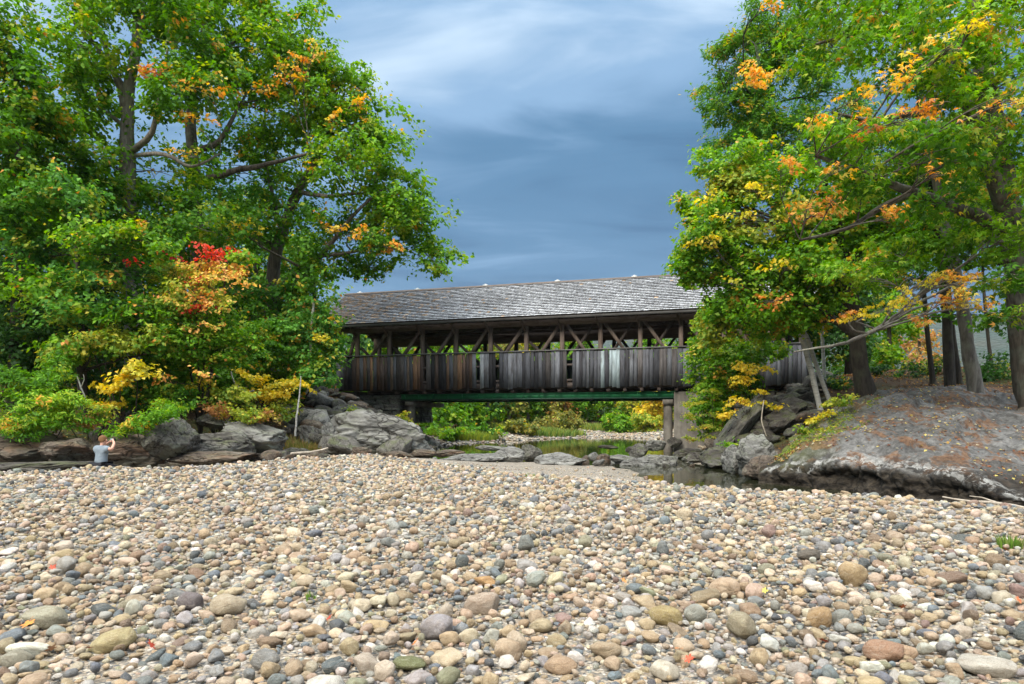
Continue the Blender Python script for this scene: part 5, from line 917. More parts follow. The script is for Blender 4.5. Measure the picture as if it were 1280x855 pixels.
boulder('grey boulder at the base of the thin grey stem', 385, 545, 29.5, 26, 26, .6, 'rock', 18, .7)
boulder('flat grey block high on the rubble beneath the bridge siding', 372, 522, 32, 36, 14, .8, 'rock', 19, .8)
boulder('dark split boulder just under the siding on the left', 440, 517, 36, 46, 24, 1.0, 'rock', 20, .8, .2)
boulder('slanting dark slab between the huge boulder and the stone abutment', 484, 530, 36, 60, 26, 1.2, 'rock_dark', 21, .8, .2, .4)
r_ = random.Random(8)
rub = empty('rubble_slope', P(420, 540, 33), 'slope of tumbled grey rocks climbing to the left bridge abutment', 'rubble')
RBM = [boulder_mesh('rock', 200 + i, 3, .8) for i in range(8)]
def rubble(parent, n, xs_, ds, mats, s0, s1, seed, zoff=.1):
    r = random.Random(seed)
    for i in range(n):
        d = r.uniform(*ds); px = r.uniform(*xs_); x = (px - 640) / F * d; z = H(x, d); s = r.uniform(s0, s1) * (1.5 if r.random() < .15 else 1)
        o = link('rock', r.choice(RBM), None); o.parent = parent; o.location = Vector((x, d, z + s * zoff + r.uniform(0, .1))) - parent.location; o.scale = (s * r.uniform(.8, 1.4), s * r.uniform(.7, 1.1), s * r.uniform(.45, .85)); o.rotation_euler = (r.uniform(-.5, .5), r.uniform(-.5, .5), r.uniform(0, 6))
        if not o.data.materials: o.data.materials.append(MAT['rock'])
        o.material_slots[0].link = 'OBJECT'; o.material_slots[0].material = MAT[r.choice(mats)]
rubble(rub, 120, (355, 500), (28.5, 42), ['rock', 'rock', 'rock_pale', 'rock_brown', 'rock_dark'], .28, .75, 4, .3)
lb = empty('shore_rocks', P(200, 560, 25), 'small brown and grey rocks scattered along the foot of the left bank', 'rocks')
rubble(lb, 70, (-20, 420), (23, 30), ['rock', 'rock_brown', 'rock_brown', 'rock_dark'], .12, .4, 5, .2)
# river boulders under the bridge
RV = [(636, 570, 29, 44, 18, 'rock_blue', 'small blue grey boulder at the left end of the row in the river'), (664, 567, 30, 26, 18, 'rock', 'rounded brown grey boulder second in the river row'), (700, 578, 27.5, 62, 19, 'rock_blue', 'long smooth blue grey slab in the middle of the river row'), (731, 578, 28, 13, 17, 'rock_brown', 'dark brown upright rock against the long smooth slab'), (741, 572, 29, 14, 12, 'rock_pale', 'small rounded pale rock right of the upright brown one'), (755, 577, 28, 18, 18, 'rock_brown', 'knobbly brown rock in the river row'), (797, 565, 31, 24, 17, 'rock', 'angular dark grey boulder standing in the river'), (776, 575, 29.5, 34, 11, 'rock_pale', 'flat whitish rocks beside the angular river boulder'), (798, 580, 28.5, 40, 12, 'rock_blue', 'flat grey river rock in front of the angular boulder'), (828, 578, 29, 44, 22, 'rock_pale', 'big pale rounded boulder in front of the right pier'), (818, 557, 36, 28, 12, 'rock_pale', 'pale boulder just left of the right pier base'), (789, 562, 34, 16, 8, 'rock_dark', 'small dark rock behind the angular river boulder'), (604, 573, 29, 70, 13, 'rock_blue', 'flat worn blue grey bedrock left of the river row'), (580, 574, 28.5, 60, 8, 'rock_blue', 'low pale bedrock hump where the gravel meets the river'), (690, 574, 31, 16, 10, 'rock_pale', 'small whitish rock behind the long smooth slab'), (851, 590, 26.5, 16, 12, 'rock_pale', 'whitish jagged rock at the edge of the small pool'), (615, 560, 34, 40, 6, 'rock_pale', 'flat pale rocks at the left end of the main pool'), (560, 567, 31, 40, 8, 'rock_brown', 'low brown pebbly rocks left of the river row'), (760, 559, 40, 24, 4, 'rock_dark', 'dark flat rock breaking the surface of the main pool'), (722, 544, 76, 26, 3, 'rock_pale', 'pale flat rocks on the far gravel tongue'), (843, 553, 40, 16, 12, 'rock_dark', 'dark rock at the foot of the right pier')]
for k, (px, py, d, w, h, mt, lab) in enumerate(RV): boulder(lab, px, py, d, w * .92, h * .95, w / F * d * .4, mt, 300 + k, .35, U(-.3, .3), U(-.1, .1), group='boulders in the river')
boulder('long grey leaning slab propped against the right bank rubble', 925, 533, 29.5, 82, 26, .8, 'rock', 31, .5, .2, -0.88, lump=.15)
boulder('dark grey rounded boulder above the cave like gap', 975, 528, 29, 52, 26, 1.0, 'rock_dark', 32, .5, 0, -.5)
boulder('brownish boulder stacked at the top of the right rubble', 960, 510, 31, 40, 22, .9, 'rock_dark', 33, .6)
boulder('wide dark boulder beside the birch roots', 990, 512, 29.5, 40, 24, .9, 'rock_dark', 34, .6)
boulder('pale greenish boulder at the water edge below the leaning slab', 918, 577, 24.3, 30, 30, .7, 'rock_pale', 35, .5)
boulder('pale cracked boulder joining the ledge at its lower left corner', 944, 573, 23.0, 46, 42, 1.0, 'rock_pale', 36, .5, .2, -.5)
boulder('mossy boulder at the lower left toe of the ledge', 957, 588, 21.6, 40, 30, .9, 'rock_brown', 37, .5, 0, -.3)
boulder('small dark rock below the concrete wing wall', 880, 572, 30, 34, 14, .7, 'rock_dark', 38, .7)
boulder('flat dark wet rock beside the right pier base', 862, 567, 34, 40, 12, .8, 'rock_dark', 39, .7)
boulder('grey brown rock on the water line right of the wing wall', 893, 580, 27, 30, 12, .6, 'rock', 40, .7)
rv_ = empty('river_stones', P(760, 580, 30), 'small rocks scattered in the shallow water between the big river boulders', 'rocks')
rubble(rv_, 45, (570, 880), (27, 33), ['rock_blue', 'rock', 'rock_brown', 'rock_pale', 'rock_dark'], .08, .24, 15, .4)
rr2 = empty('rubble_slope', P(960, 520, 30), 'dark rubble bank of piled rocks between the wing wall and the ledge', 'rubble')
rubble(rr2, 130, (885, 1030), (27.5, 36.5), ['rock', 'rock_dark', 'rock_dark', 'rock_brown', 'rock_dark'], .22, .6, 9, .35)
rubble(rr2, 30, (975, 1030), (29, 32), ['rock', 'rock_dark', 'rock_brown'], .14, .3, 10, .6)
# the big ledge on the right: rows of control points (px, py, d) from the water up and over
cols_ = [ # base, undercut, lip, shoulder, mid, crest, behind
 [(945, 618, 20.4), (948, 602, 20.6), (952, 592, 20.8), (962, 578, 21.2), (978, 566, 22), (992, 552, 23.2), (1000, 548, 25)],
 [(988, 622, 19.5), (984, 606, 19.9), (981, 589, 20.2), (990, 568, 20.8), (1008, 548, 21.8), (1022, 528, 23.4), (1030, 522, 26)],
 [(1020, 626, 18.6), (1012, 606, 19.0), (1006, 583, 19.3), (1018, 556, 20.4), (1040, 530, 22), (1062, 506, 24.2), (1066, 502, 27)],
 [(1062, 636, 17.7), (1060, 610, 18.2), (1052, 578, 18.5), (1062, 555, 19.6), (1085, 522, 21.8), (1105, 496, 24.8), (1108, 494, 28)],
 [(1110, 644, 16.6), (1106, 616, 17.1), (1098, 581, 17.5), (1106, 556, 18.8), (1125, 520, 21.4), (1145, 489, 25.2), (1146, 488, 28)],
 [(1160, 654, 15.6), (1155, 626, 16.1), (1148, 588, 16.5), (1152, 562, 18.0), (1168, 524, 20.9), (1180, 487, 25.2), (1182, 487, 28)],
 [(1212, 668, 14.7), (1205, 638, 15.2), (1196, 598, 15.5), (1200, 570, 17.0), (1212, 530, 20.2), (1222, 490, 24.8), (1224, 490, 28)],
 [(1270, 682, 13.9), (1262, 650, 14.4), (1250, 610, 14.7), (1252, 582, 16.1), (1262, 540, 19.4), (1272, 496, 24.2), (1276, 494, 28)],
 [(1340, 684, 13.8), (1340, 664, 14.0), (1325, 628, 13.9), (1325, 600, 15.3), (1330, 552, 18.6), (1336, 502, 23.5), (1340, 500, 27)],
 [(1450, 704, 13.0), (1450, 684, 13.1), (1440, 650, 13.0), (1436, 620, 14.4), (1430, 566, 17.6), (1430, 508, 22.5), (1440, 504, 26)]]
G_ = np.array([[list(P(*p)) for p in c] for c in cols_])
def resample(Ax, axis, n):
    k = Ax.shape[axis]; t_ = np.linspace(0, k - 1, n); i = np.clip(t_.astype(int), 0, k - 2); f_ = t_ - i; idx_ = [np.clip(i + o_, 0, k - 1) for o_ in (-1, 0, 1, 2)]
    p = [np.take(Ax, q_, axis) for q_ in idx_]; sh_ = [1, 1, 1]; sh_[axis] = n; f_ = f_.reshape(sh_)
    return 0.5 * (2 * p[1] + (p[2] - p[0]) * f_ + (2 * p[0] - 5 * p[1] + 4 * p[2] - p[3]) * f_ ** 2 + (3 * p[1] - p[0] - 3 * p[2] + p[3]) * f_ ** 3)
NU, NV = 380, 170
GG = resample(resample(G_, 0, NU), 1, NV)
du = np.gradient(GG, axis=0); dvv = np.gradient(GG, axis=1); NN = np.cross(du, dvv); NN /= np.linalg.norm(NN, axis=2, keepdims=True) + 1e-9; NN *= np.sign(NN[:, 120:121, 2:3] + 1e-9)
dsp = np.zeros((NU, NV)); tv = np.linspace(0, 6, NV)
for i in range(NU):
    for j in range(NV):
        p = Vector(GG[i, j]); a_ = mnoise.noise(p * .5) * .22 + mnoise.noise(p * 1.4) * .15 + mnoise.noise(p * 4) * .05
        lay = mnoise.noise(Vector((p.x * .5, p.y * .5, p.z * 3.2)))    # bedding planes in the steep face
        face = max(0, 1 - abs(tv[j] - 1.6) / 1.3); b_ = mnoise.noise(p * 2.6 + Vector((5, 5, 5))); w1 = p.x * .30 - p.y * .42 + 1.2 * mnoise.noise(p * .35); st_ = (w1 * 1.1) % 1.0; st2 = ((p.x * .9 + p.y * .5 + .9 * mnoise.noise(p * .8)) * .7) % 1.0
        top_ = min(1, max(0, (tv[j] - 2.2) / .5)); a_ += top_ * (0.16 * (st_ if st_ < .88 else (1 - st_) * 7.3) + .07 * (st2 if st2 < .92 else (1 - st2) * 11.5) - .1)
        fx = ((p.x * .8 + p.z * .9 + .7 * mnoise.noise(p * 1.1)) * 1.3) % 1.0; b_ += 0.7 * (fx if fx < .85 else (1 - fx) * 5.7); dsp[i, j] = a_ + face * (lay * .22 + b_ * .16 + abs(mnoise.noise(p * 5.5)) * .14) + (0.05 * mnoise.noise(Vector((p.x * 1.2, p.y * 1.2, p.z * 7))) + .06 * max(0, 1 - abs(mnoise.noise(p * .9)) * 12) * -1)
GG = GG + NN * dsp[..., None]
ii = np.arange(NU - 1)[:, None] * NV + np.arange(NV - 1)[None, :]; ii = ii.ravel(); LF = np.stack([ii, ii + NV, ii + NV + 1, ii + 1], 1)
lipc = np.zeros((NU, NV, 3)); lipc[..., 0] = np.clip(1 - np.abs(tv - 2.12) / .4, 0, 1)[None, :]; lipc[..., 1] = np.clip((1.9 - tv) / .4, 0, 1)[None, :]; lipc[..., 2] = np.clip(1 - np.arange(NU) / NU / .33, 0, 1)[:, None]
def ledge_mat():
    m = M_('ledge_granite'); v = m.coord('Pos'); a = m.node('ShaderNodeAttribute', attribute_name='Col'); sp = m.node('ShaderNodeSeparateColor'); m.l.new(a.outputs[0], sp.inputs[0])
    n = m.noise(v, .7, 7, .62, .5); nf = m.noise(v, 7, 6, .72); v2 = m.coord('Pos', (.8, .35, .8)); ns = m.noise(v2, 1.9, 7, .7, .5); nl = m.noise(v, 3.2, 5, .7, .6)
    c = m.ramp(n, [(.3, (.085, .082, .078)), (.55, (.155, .15, .143)), (.75, (.25, .243, .23))]); c = m.mix(.9, c, m.ramp(nf, [(.3, .25), (.62, 1.3)]), 'MULTIPLY'); wv = m.noise(m.coord('Pos', (2.4, .5, 2.4)), 1.4, 6, .7, .3); c = m.mix(m.ramp(wv, [(.5, 0), (.62, .7)]), c, (.045, .04, .035))
    c = m.mix(m.ramp(ns, [(.515, 0), (.57, .85)]), c, m.mix(m.ramp(nf, [(.4, 0), (.6, 1)]), (.09, .045, .025), (.21, .115, .06)))     # needle litter lying on the rock
    moss = m.math('MULTIPLY', sp.outputs[2], m.ramp(m.noise(v, 1.6, 4, .6), [(.38, 0), (.5, 1)])); moss = m.math('MULTIPLY', moss, m.math('SUBTRACT', 1.0, sp.outputs[1])); c = m.mix(moss, c, (.10, .12, .02))
    # weathered face under the lip: brown, scaly; pale lichen along the lip
    fc = m.noise(m.coord('Pos', (1.2, 1.2, 3.0)), 2.6, 7, .75, 1.2); c = m.mix(sp.outputs[1], c, m.ramp(fc, [(.34, (.012, .01, .008)), (.46, (.07, .055, .04)), (.56, (.20, .16, .115)), (.68, (.34, .29, .23))]))
    gz = m.node('ShaderNodeSeparateXYZ'); m.l.new(m.coord('Pos'), gz.inputs[0]); wl = m.math('ADD', gz.outputs[2], m.math('MULTIPLY', m.math('SUBTRACT', n, .5), .9)); c = m.mix(m.ramp(wl, [(0.0, .9), (.12, .75), (.45, 0)]), c, m.ramp(fc, [(.4, (.006, .005, .004)), (.7, (.06, .048, .035))]))     # rock darkens unevenly towards the waterline
    li = m.math('MULTIPLY', sp.outputs[0], m.ramp(nl, [(.49, 0), (.55, 1)])); c = m.mix(li, c, m.ramp(nf, [(.35, (.18, .175, .16)), (.6, (.44, .435, .41))]))
    m.col(c); m.bump(m.math('ADD', nf, m.math('MULTIPLY', n, .6)), .9, .09); m.rough(.9); return m.m
MAT['ledge'] = ledge_mat()
led = link('granite_ledge', np_mesh('granite_ledge', GG.reshape(-1, 3), LF, lipc.reshape(-1, 3), smooth=True), MAT['ledge']); tag(led, 'broad granite ledge strewn with rusty needles sloping to the water at right', 'rock ledge')
def on_ledge(u_, v_):
    i = int(u_ * (NU - 1)); j = int(v_ * (NV - 1)); return Vector(GG[i, j]), Vector(NN[i, j])

# ------------------------------------------------------------------ fallen leaves, grass, driftwood, stems
def maple_leaf_mesh(seed, curl=.25):
    r = random.Random(seed); ang = [180, 150, 118, 104, 90, 76, 62, 48, 34, 18, 8, 0]; rad = [.06, .42, .52, .36, .30, .62, .72, .5, .34, .7, .62, .95]
    pr = [(a_, q_) for a_, q_ in zip(ang, rad)]; full = pr + [(-a_, q_) for a_, q_ in reversed(pr[1:-1])]; V = [(0, 0, 0)]
    for a_, q_ in full: t_ = math.radians(a_); q_ *= r.uniform(.9, 1.08); V.append((q_ * math.cos(t_), q_ * math.sin(t_), curl * q_ * q_ * r.uniform(.2, 1)))
    n = len(full); Fc = [(0, 1 + i, 1 + (i + 1) % n) for i in range(n)]; st = len(V); V += [(-.02, .02, 0), (-.02, -.02, 0), (-.75, -.015, .1), (-.75, .015, .1)]
    return np_mesh('fallen_leaf', np.array(V, float), [np.array(Fc), np.array([(st, st + 1, st + 2, st + 3)])])
def litter_mat():
    m = M_('dry_leaf'); oi = m.node('ShaderNodeObjectInfo'); v = m.coord('Object'); n = m.noise(v, 3, 4); m.col(m.mix(m.ramp(n, [(.4, 0), (.7, .6)]), oi.outputs['Color'], m.mix(1.0, oi.outputs['Color'], (.45, .35, .3), 'MULTIPLY'))); m.rough(.6); return m.m
MAT['litter'] = litter_mat(); LM_ = [maple_leaf_mesh(i) for i in range(4)]
for me_ in LM_: me_.materials.append(MAT['litter'])
FL_ = [(36, 797, .075, (.62, .24, .05), 'bright orange fallen maple leaf between tan cobbles at lower left'), (66, 831, .06, (.45, .25, .14), 'pale brown fallen leaf near the lower left corner'), (112, 831, .045, (.30, .05, .03), 'dark red fallen leaf left of the tan flat cobble near the bottom'), (188, 827, .055, (.42, .06, .03), 'red fallen leaf draped on a cream cobble at lower left'), (278, 818, .05, (.22, .03, .03), 'deep crimson fallen leaf beside a blue grey slate'), (411, 790, .04, (.4, .06, .03), 'small red fallen leaf below the middle of the left shore'), (520, 822, .05, (.60, .17, .03), 'orange fallen leaf tucked beside the moss green cobble'), (702, 798, .06, (.60, .20, .05), 'orange fallen leaf standing among pebbles in the bottom middle'), (693, 762, .06, (.32, .13, .07), 'rust brown fallen leaf in the middle distance'), (848, 832, .07, (.45, .17, .05), 'upright rusty fallen leaf at the bottom right of centre'), (860, 846, .05, (.55, .1, .05), 'red orange fallen leaf at the bottom edge'), (1108, 742, .04, (.4, .03, .03), 'tiny crimson fallen leaf on the right half of the shore'), (1032, 822, .05, (.5, .1, .04), 'red fallen leaf right of the blocky ochre cobble'), (870, 770, .05, (.52, .22, .06), 'orange fallen leaf above the speckled round cobble'), (1272, 765, .05, (.5, .14, .05), 'orange red fallen leaf at the right edge of the shore'), (1258, 697, .05, (.55, .16, .04), 'orange fallen leaf just below the grass tuft'), (65, 722, .05, (.45, .08, .04), 'red fallen leaf in the left middle distance'), (780, 740, .05, (.55, .24, .07), 'pale orange fallen leaf on the middle of the shore'), (1130, 775, .045, (.5, .16, .06), 'small orange fallen leaf on the right cobbles'), (955, 753, .04, (.6, .5, .1), 'small yellow fallen leaf on the right cobbles')]
for k, (px, py, s, c, lab) in enumerate(FL_):
    d = dz0(py + 4); o = link('fallen_leaf', LM_[k % 4]); x = (px - 640) / F * d; o.location = (x, d, .115); o.scale = (s, s, s); o.rotation_euler = (U(.2, .9), U(-.5, .5), U(0, 6)); o.color = (*c, 1); tag(o, lab, 'leaf', 'fallen leaves on the cobbles')
# leaf litter on banks and ledge (uncountable)
rg2 = np.random.default_rng(77)
def litter(name, pts_, nrm_, size, cols, label):
    n = len(pts_); D = rg2.normal(size=(n, 3)); Nn = nrm_ + rg2.normal(size=(n, 3)) * .35; cl = np.array(cols)[rg2.integers(0, len(cols), n)] * rg2.uniform(.6, 1.2, (n, 1)); V, Fc, cc = leaf_arrays(pts_, D, Nn, size * rg2.uniform(.6, 1.3, n), cl); return tag(link(name, np_mesh(name, V, Fc, cc), MAT['leaf']), label, 'leaf litter', kind='stuff')
ui = rg2.uniform(.02, .98, 2600); vi_ = rg2.uniform(.45, .96, 2600); ij = [(int(a_ * (NU - 1)), int(b_ * (NV - 1))) for a_, b_ in zip(ui, vi_)]
pp = np.array([GG[i, j] + NN[i, j] * .03 for i, j in ij]); nn_ = np.array([NN[i, j] for i, j in ij]); kp = np.array([mnoise.noise(Vector(p) * .8) > -.1 or random.random() < .2 for p in pp])
litter('leaf_litter', pp[kp], nn_[kp], .085, [(.5, .3, .08), (.3, .13, .06), (.6, .5, .15), (.25, .1, .05), (.5, .45, .3)], 'scattered yellow and rusty leaves lying on the granite ledge')
def bank_pts(n, xr, yr_, f=None):
    X = rg2.uniform(*xr, n); Y = rg2.uniform(*yr_, n); Z = Hn(X, Y); k = Z > 0.2; X, Y, Z = X[k], Y[k], Z[k]; return np.stack([X, Y, Z + .06], 1)
pp = bank_pts(16000, (9, 34), (24, 44)); litter('leaf_litter', pp, np.tile([0, 0, 1.], (len(pp), 1)), .11, [(.20, .09, .035), (.42, .24, .07), (.12, .06, .025), (.08, .045, .025), (.15, .09, .045)], 'brown and golden leaf litter covering the right bank under the trees')
pp = bank_pts(15000, (-26, -5), (21, 42)); litter('leaf_litter', pp, np.tile([0, 0, 1.], (len(pp), 1)), .10, [(.30, .15, .06), (.4, .28, .08), (.18, .08, .04), (.13, .07, .04), (.12, .16, .04)], 'brown leaf litter on the left bank beneath the shrubs')
# grass
def blades(n, cx, cy, rx, ry, h, cols, zf, lean=.35, w=.008):
    a_ = rg2.uniform(0, 2 * np.pi, n); q_ = np.sqrt(rg2.uniform(0, 1, n)); X = cx + rx * q_ * np.cos(a_); Y = cy + ry * q_ * np.sin(a_); Z = zf(X, Y); hh = h * rg2.uniform(.5, 1.1, n); th = rg2.uniform(0, 2 * np.pi, n); ln = rg2.uniform(.05, lean, n) * hh; dx = np.cos(a_) * ln * .7 + np.cos(th) * ln * .5; dy = np.sin(a_) * ln * .7 + np.sin(th) * ln * .5
    px_ = -np.sin(th) * w; py_ = np.cos(th) * w; B_ = np.stack([X, Y, Z], 1); pv = np.stack([px_, py_, px_ * 0], 1); md = B_ + np.stack([dx * .35, dy * .35, hh * .6], 1); tp = B_ + np.stack([dx * 1.4, dy * 1.4, hh], 1)
    V = np.stack([B_ - pv, B_ + pv, md + pv * .8, md - pv * .8, tp], 1).reshape(-1, 3); q = np.arange(n)[:, None] * 5; c = np.array(cols)[rg2.integers(0, len(cols), n)] * rg2.uniform(.7, 1.3, (n, 1)); return V, [q + np.array([[0, 1, 2, 3]]), q + np.array([[3, 2, 4]])], np.repeat(c, 5, 0)
GC = [(.09, .19, .03), (.14, .24, .04), (.2, .24, .07)]
for (px, py, n, rx, h, lab) in ((1262, 690, 130, .11, .16, 'green grass tuft growing from the gravel near the right edge'), (1166, 671, 40, .05, .09, 'tiny green seedling clump on the gravel left of the grass tuft'), (389, 755, 26, .03, .08, 'tiny grass sprig beside a pinkish cobble'), (664, 598, 40, .2, .12, 'faint green sprig on the fine gravel tongue')):
    d = dz0(py); x = (px - 640) / F * d; V, Fc, cc = blades(n, x, d, rx, rx, h, GC, lambda X, Y: X * 0 + .02); tag(link('grass_tuft', np_mesh('grass_tuft', V, Fc, cc), MAT['leaf']), lab, 'grass', kind='stuff')
def gpatch(label, cx, cy, rx, ry, n, h, cols, w=.02):
    V, Fc, cc = blades(n, cx, cy, rx, ry, h, cols, lambda X, Y: (lambda Z: np.where(Z < -.42, -3.0, Z))(Hn(X, Y)), .5, w); tag(link('grass_patch', np_mesh('grass_patch', V, Fc, cc), MAT['leaf']), label, 'grass', kind='stuff')
gpatch('dry olive grass at the foot of the left rubble by the thin grey stem', *(P(375, 560, 28.6)[:2]), 1.6, .7, 1500, .35, [(.2, .19, .05), (.14, .17, .04), (.3, .2, .08)])
gpatch('yellow green grass on the far shore by the left column', -4.2, 60, 3.2, 3, 2600, .7, [(.28, .32, .05), (.2, .28, .05)], .05)
gpatch('green grass along the far bank behind the gravel bar', 2.0, 74, 7, 3.5, 4000, .8, [(.16, .24, .05), (.25, .27, .06), (.1, .17, .04)], .06)
gpatch('green grass on the far bank right of the gravel tongue', 13, 88, 6, 3, 2200, .7, [(.16, .24, .05), (.25, .27, .06)], .07)
pl_, nl_ = [], []
for _ in range(2600):
    u_ = random.uniform(.06, .34); v_ = random.uniform(.5, .86)
    if mnoise.noise(Vector((u_ * 14, v_ * 6, 1))) > -.02: p, n_ = on_ledge(u_, v_); pl_.append(tuple(p + n_ * .05)); nl_.append(tuple(n_))
tag(link('ground_cover', (lambda t_: np_mesh('ground_cover', t_[0], t_[1], t_[2]))(leaf_arrays(np.array(pl_), rg2.normal(size=(len(pl_), 3)), np.array(nl_) + rg2.normal(size=(len(pl_), 3)) * .6, rg2.uniform(.04, .09, len(pl_)), np.array([(.12, .22, .03), (.2, .26, .04), (.3, .3, .05)])[rg2.integers(0, 3, len(pl_))])), MAT['leaf']), 'low green and yellow plants covering the left shoulder of the ledge', 'ground cover', kind='stuff')
# driftwood and stems
def log(name, label, pts_, mat='drift', cat='branch', forks=()):
    base = P(*pts_[0][:3]); root = empty(name, base, label, cat); V, Fc, _, _ = tube([P(*p[:3]) - base for p in pts_], [p[3] for p in pts_], 8, .2, len(label)); link('stem', np_mesh('stem', V, Fc, smooth=True), MAT[mat], root)
    for fk in forks: V, Fc, _, _ = tube([P(*p[:3]) - base for p in fk], [p[3] for p in fk], 6, .2, 3); link('side_branch', np_mesh('side_branch', V, Fc, smooth=True), MAT[mat], root)
log('driftwood', 'long pale driftwood log lying below the pale lichened slab', [(343, 573, 25.5, .05), (365, 567, 25.8, .055), (392, 565, 26.2, .05), (410, 560, 26.5, .03)], cat='driftwood')
log('driftwood', 'forked bleached driftwood branch lying on the gravel edge below the ledge', [(1178, 621, 12.5, .012), (1215, 627, 12.1, .022), (1245, 629, 11.8, .03), (1285, 636, 11.3, .03)], cat='driftwood', forks=[[(1245, 628, 11.8, .02), (1228, 622, 12.0, .014), (1212, 620, 12.2, .008)]])
log('dead_branch', 'bare white forked branch hanging in the shade above the person', [(96, 470, 24, .015), (101, 485, 24, .03), (108, 500, 24, .02)], 'birch', forks=[[(101, 484, 24, .02), (105, 475, 24, .015), (104, 468, 24, .01)]])
log('bare_stem', 'thin grey sapling stem standing on the rubble below the shrub', [(369, 545, 28.6, .045), (371, 520, 28.6, .04), (374, 495, 28.8, .03), (376, 470, 29, .02)], 'birch', 'sapling')
log('birch_pole', 'broken pale birch trunk peeking out of the leafy shrub beside the bridge', [(385, 470, 32.5, .09), (388, 430, 32.4, .09), (390, 400, 32.3, .10), (392, 372, 32.3, .10)], 'pale', 'birch trunk') if 'pale' in MAT else log('birch_pole', 'broken pale birch trunk peeking out of the leafy shrub beside the bridge', [(385, 465, 33.0, .05), (388, 430, 32.8, .055), (390, 405, 32.6, .06), (392, 378, 32.5, .06)], 'birch', 'birch trunk')
log('bare_stem', 'curved grey stem in the shade left of the bridge shrubs', [(288, 462, 27.5, .02), (293, 478, 27.5, .03), (306, 490, 27.5, .03), (318, 488, 27.5, .02)], 'birch', 'branch')
log('bare_stem', 'slim bare stem in front of the right rubble wall', [(958, 545, 27.5, .02), (952, 525, 27.5, .025), (955, 500, 27.8, .015)], 'drift', 'sapling')
# hills on the horizon
def hills():
    V = []; n = 160
    for i in range(n + 1):
        az = math.radians(-75 + 150 * i / n); h = 300 + 45 * mnoise.noise(Vector((i * .05, 0, 0))) + 22 * mnoise.noise(Vector((i * .17, 3, 0)))
        for d, z in ((1500, -5), (1750, h * .5), (2050, h * .85), (2400, h), (2900, h * .4)):
            V.append((d * math.sin(az), d * math.cos(az), z + 6 * mnoise.noise(Vector((i * .6, d * .01, 2)))))
    q = np.array([(i * 5 + j, (i + 1) * 5 + j, (i + 1) * 5 + j + 1, i * 5 + j + 1) for i in range(n) for j in range(4)]); return np_mesh('hills', np.array(V), q, smooth=True)
tag(link('hills', hills(), MAT['hill']), kind='structure')

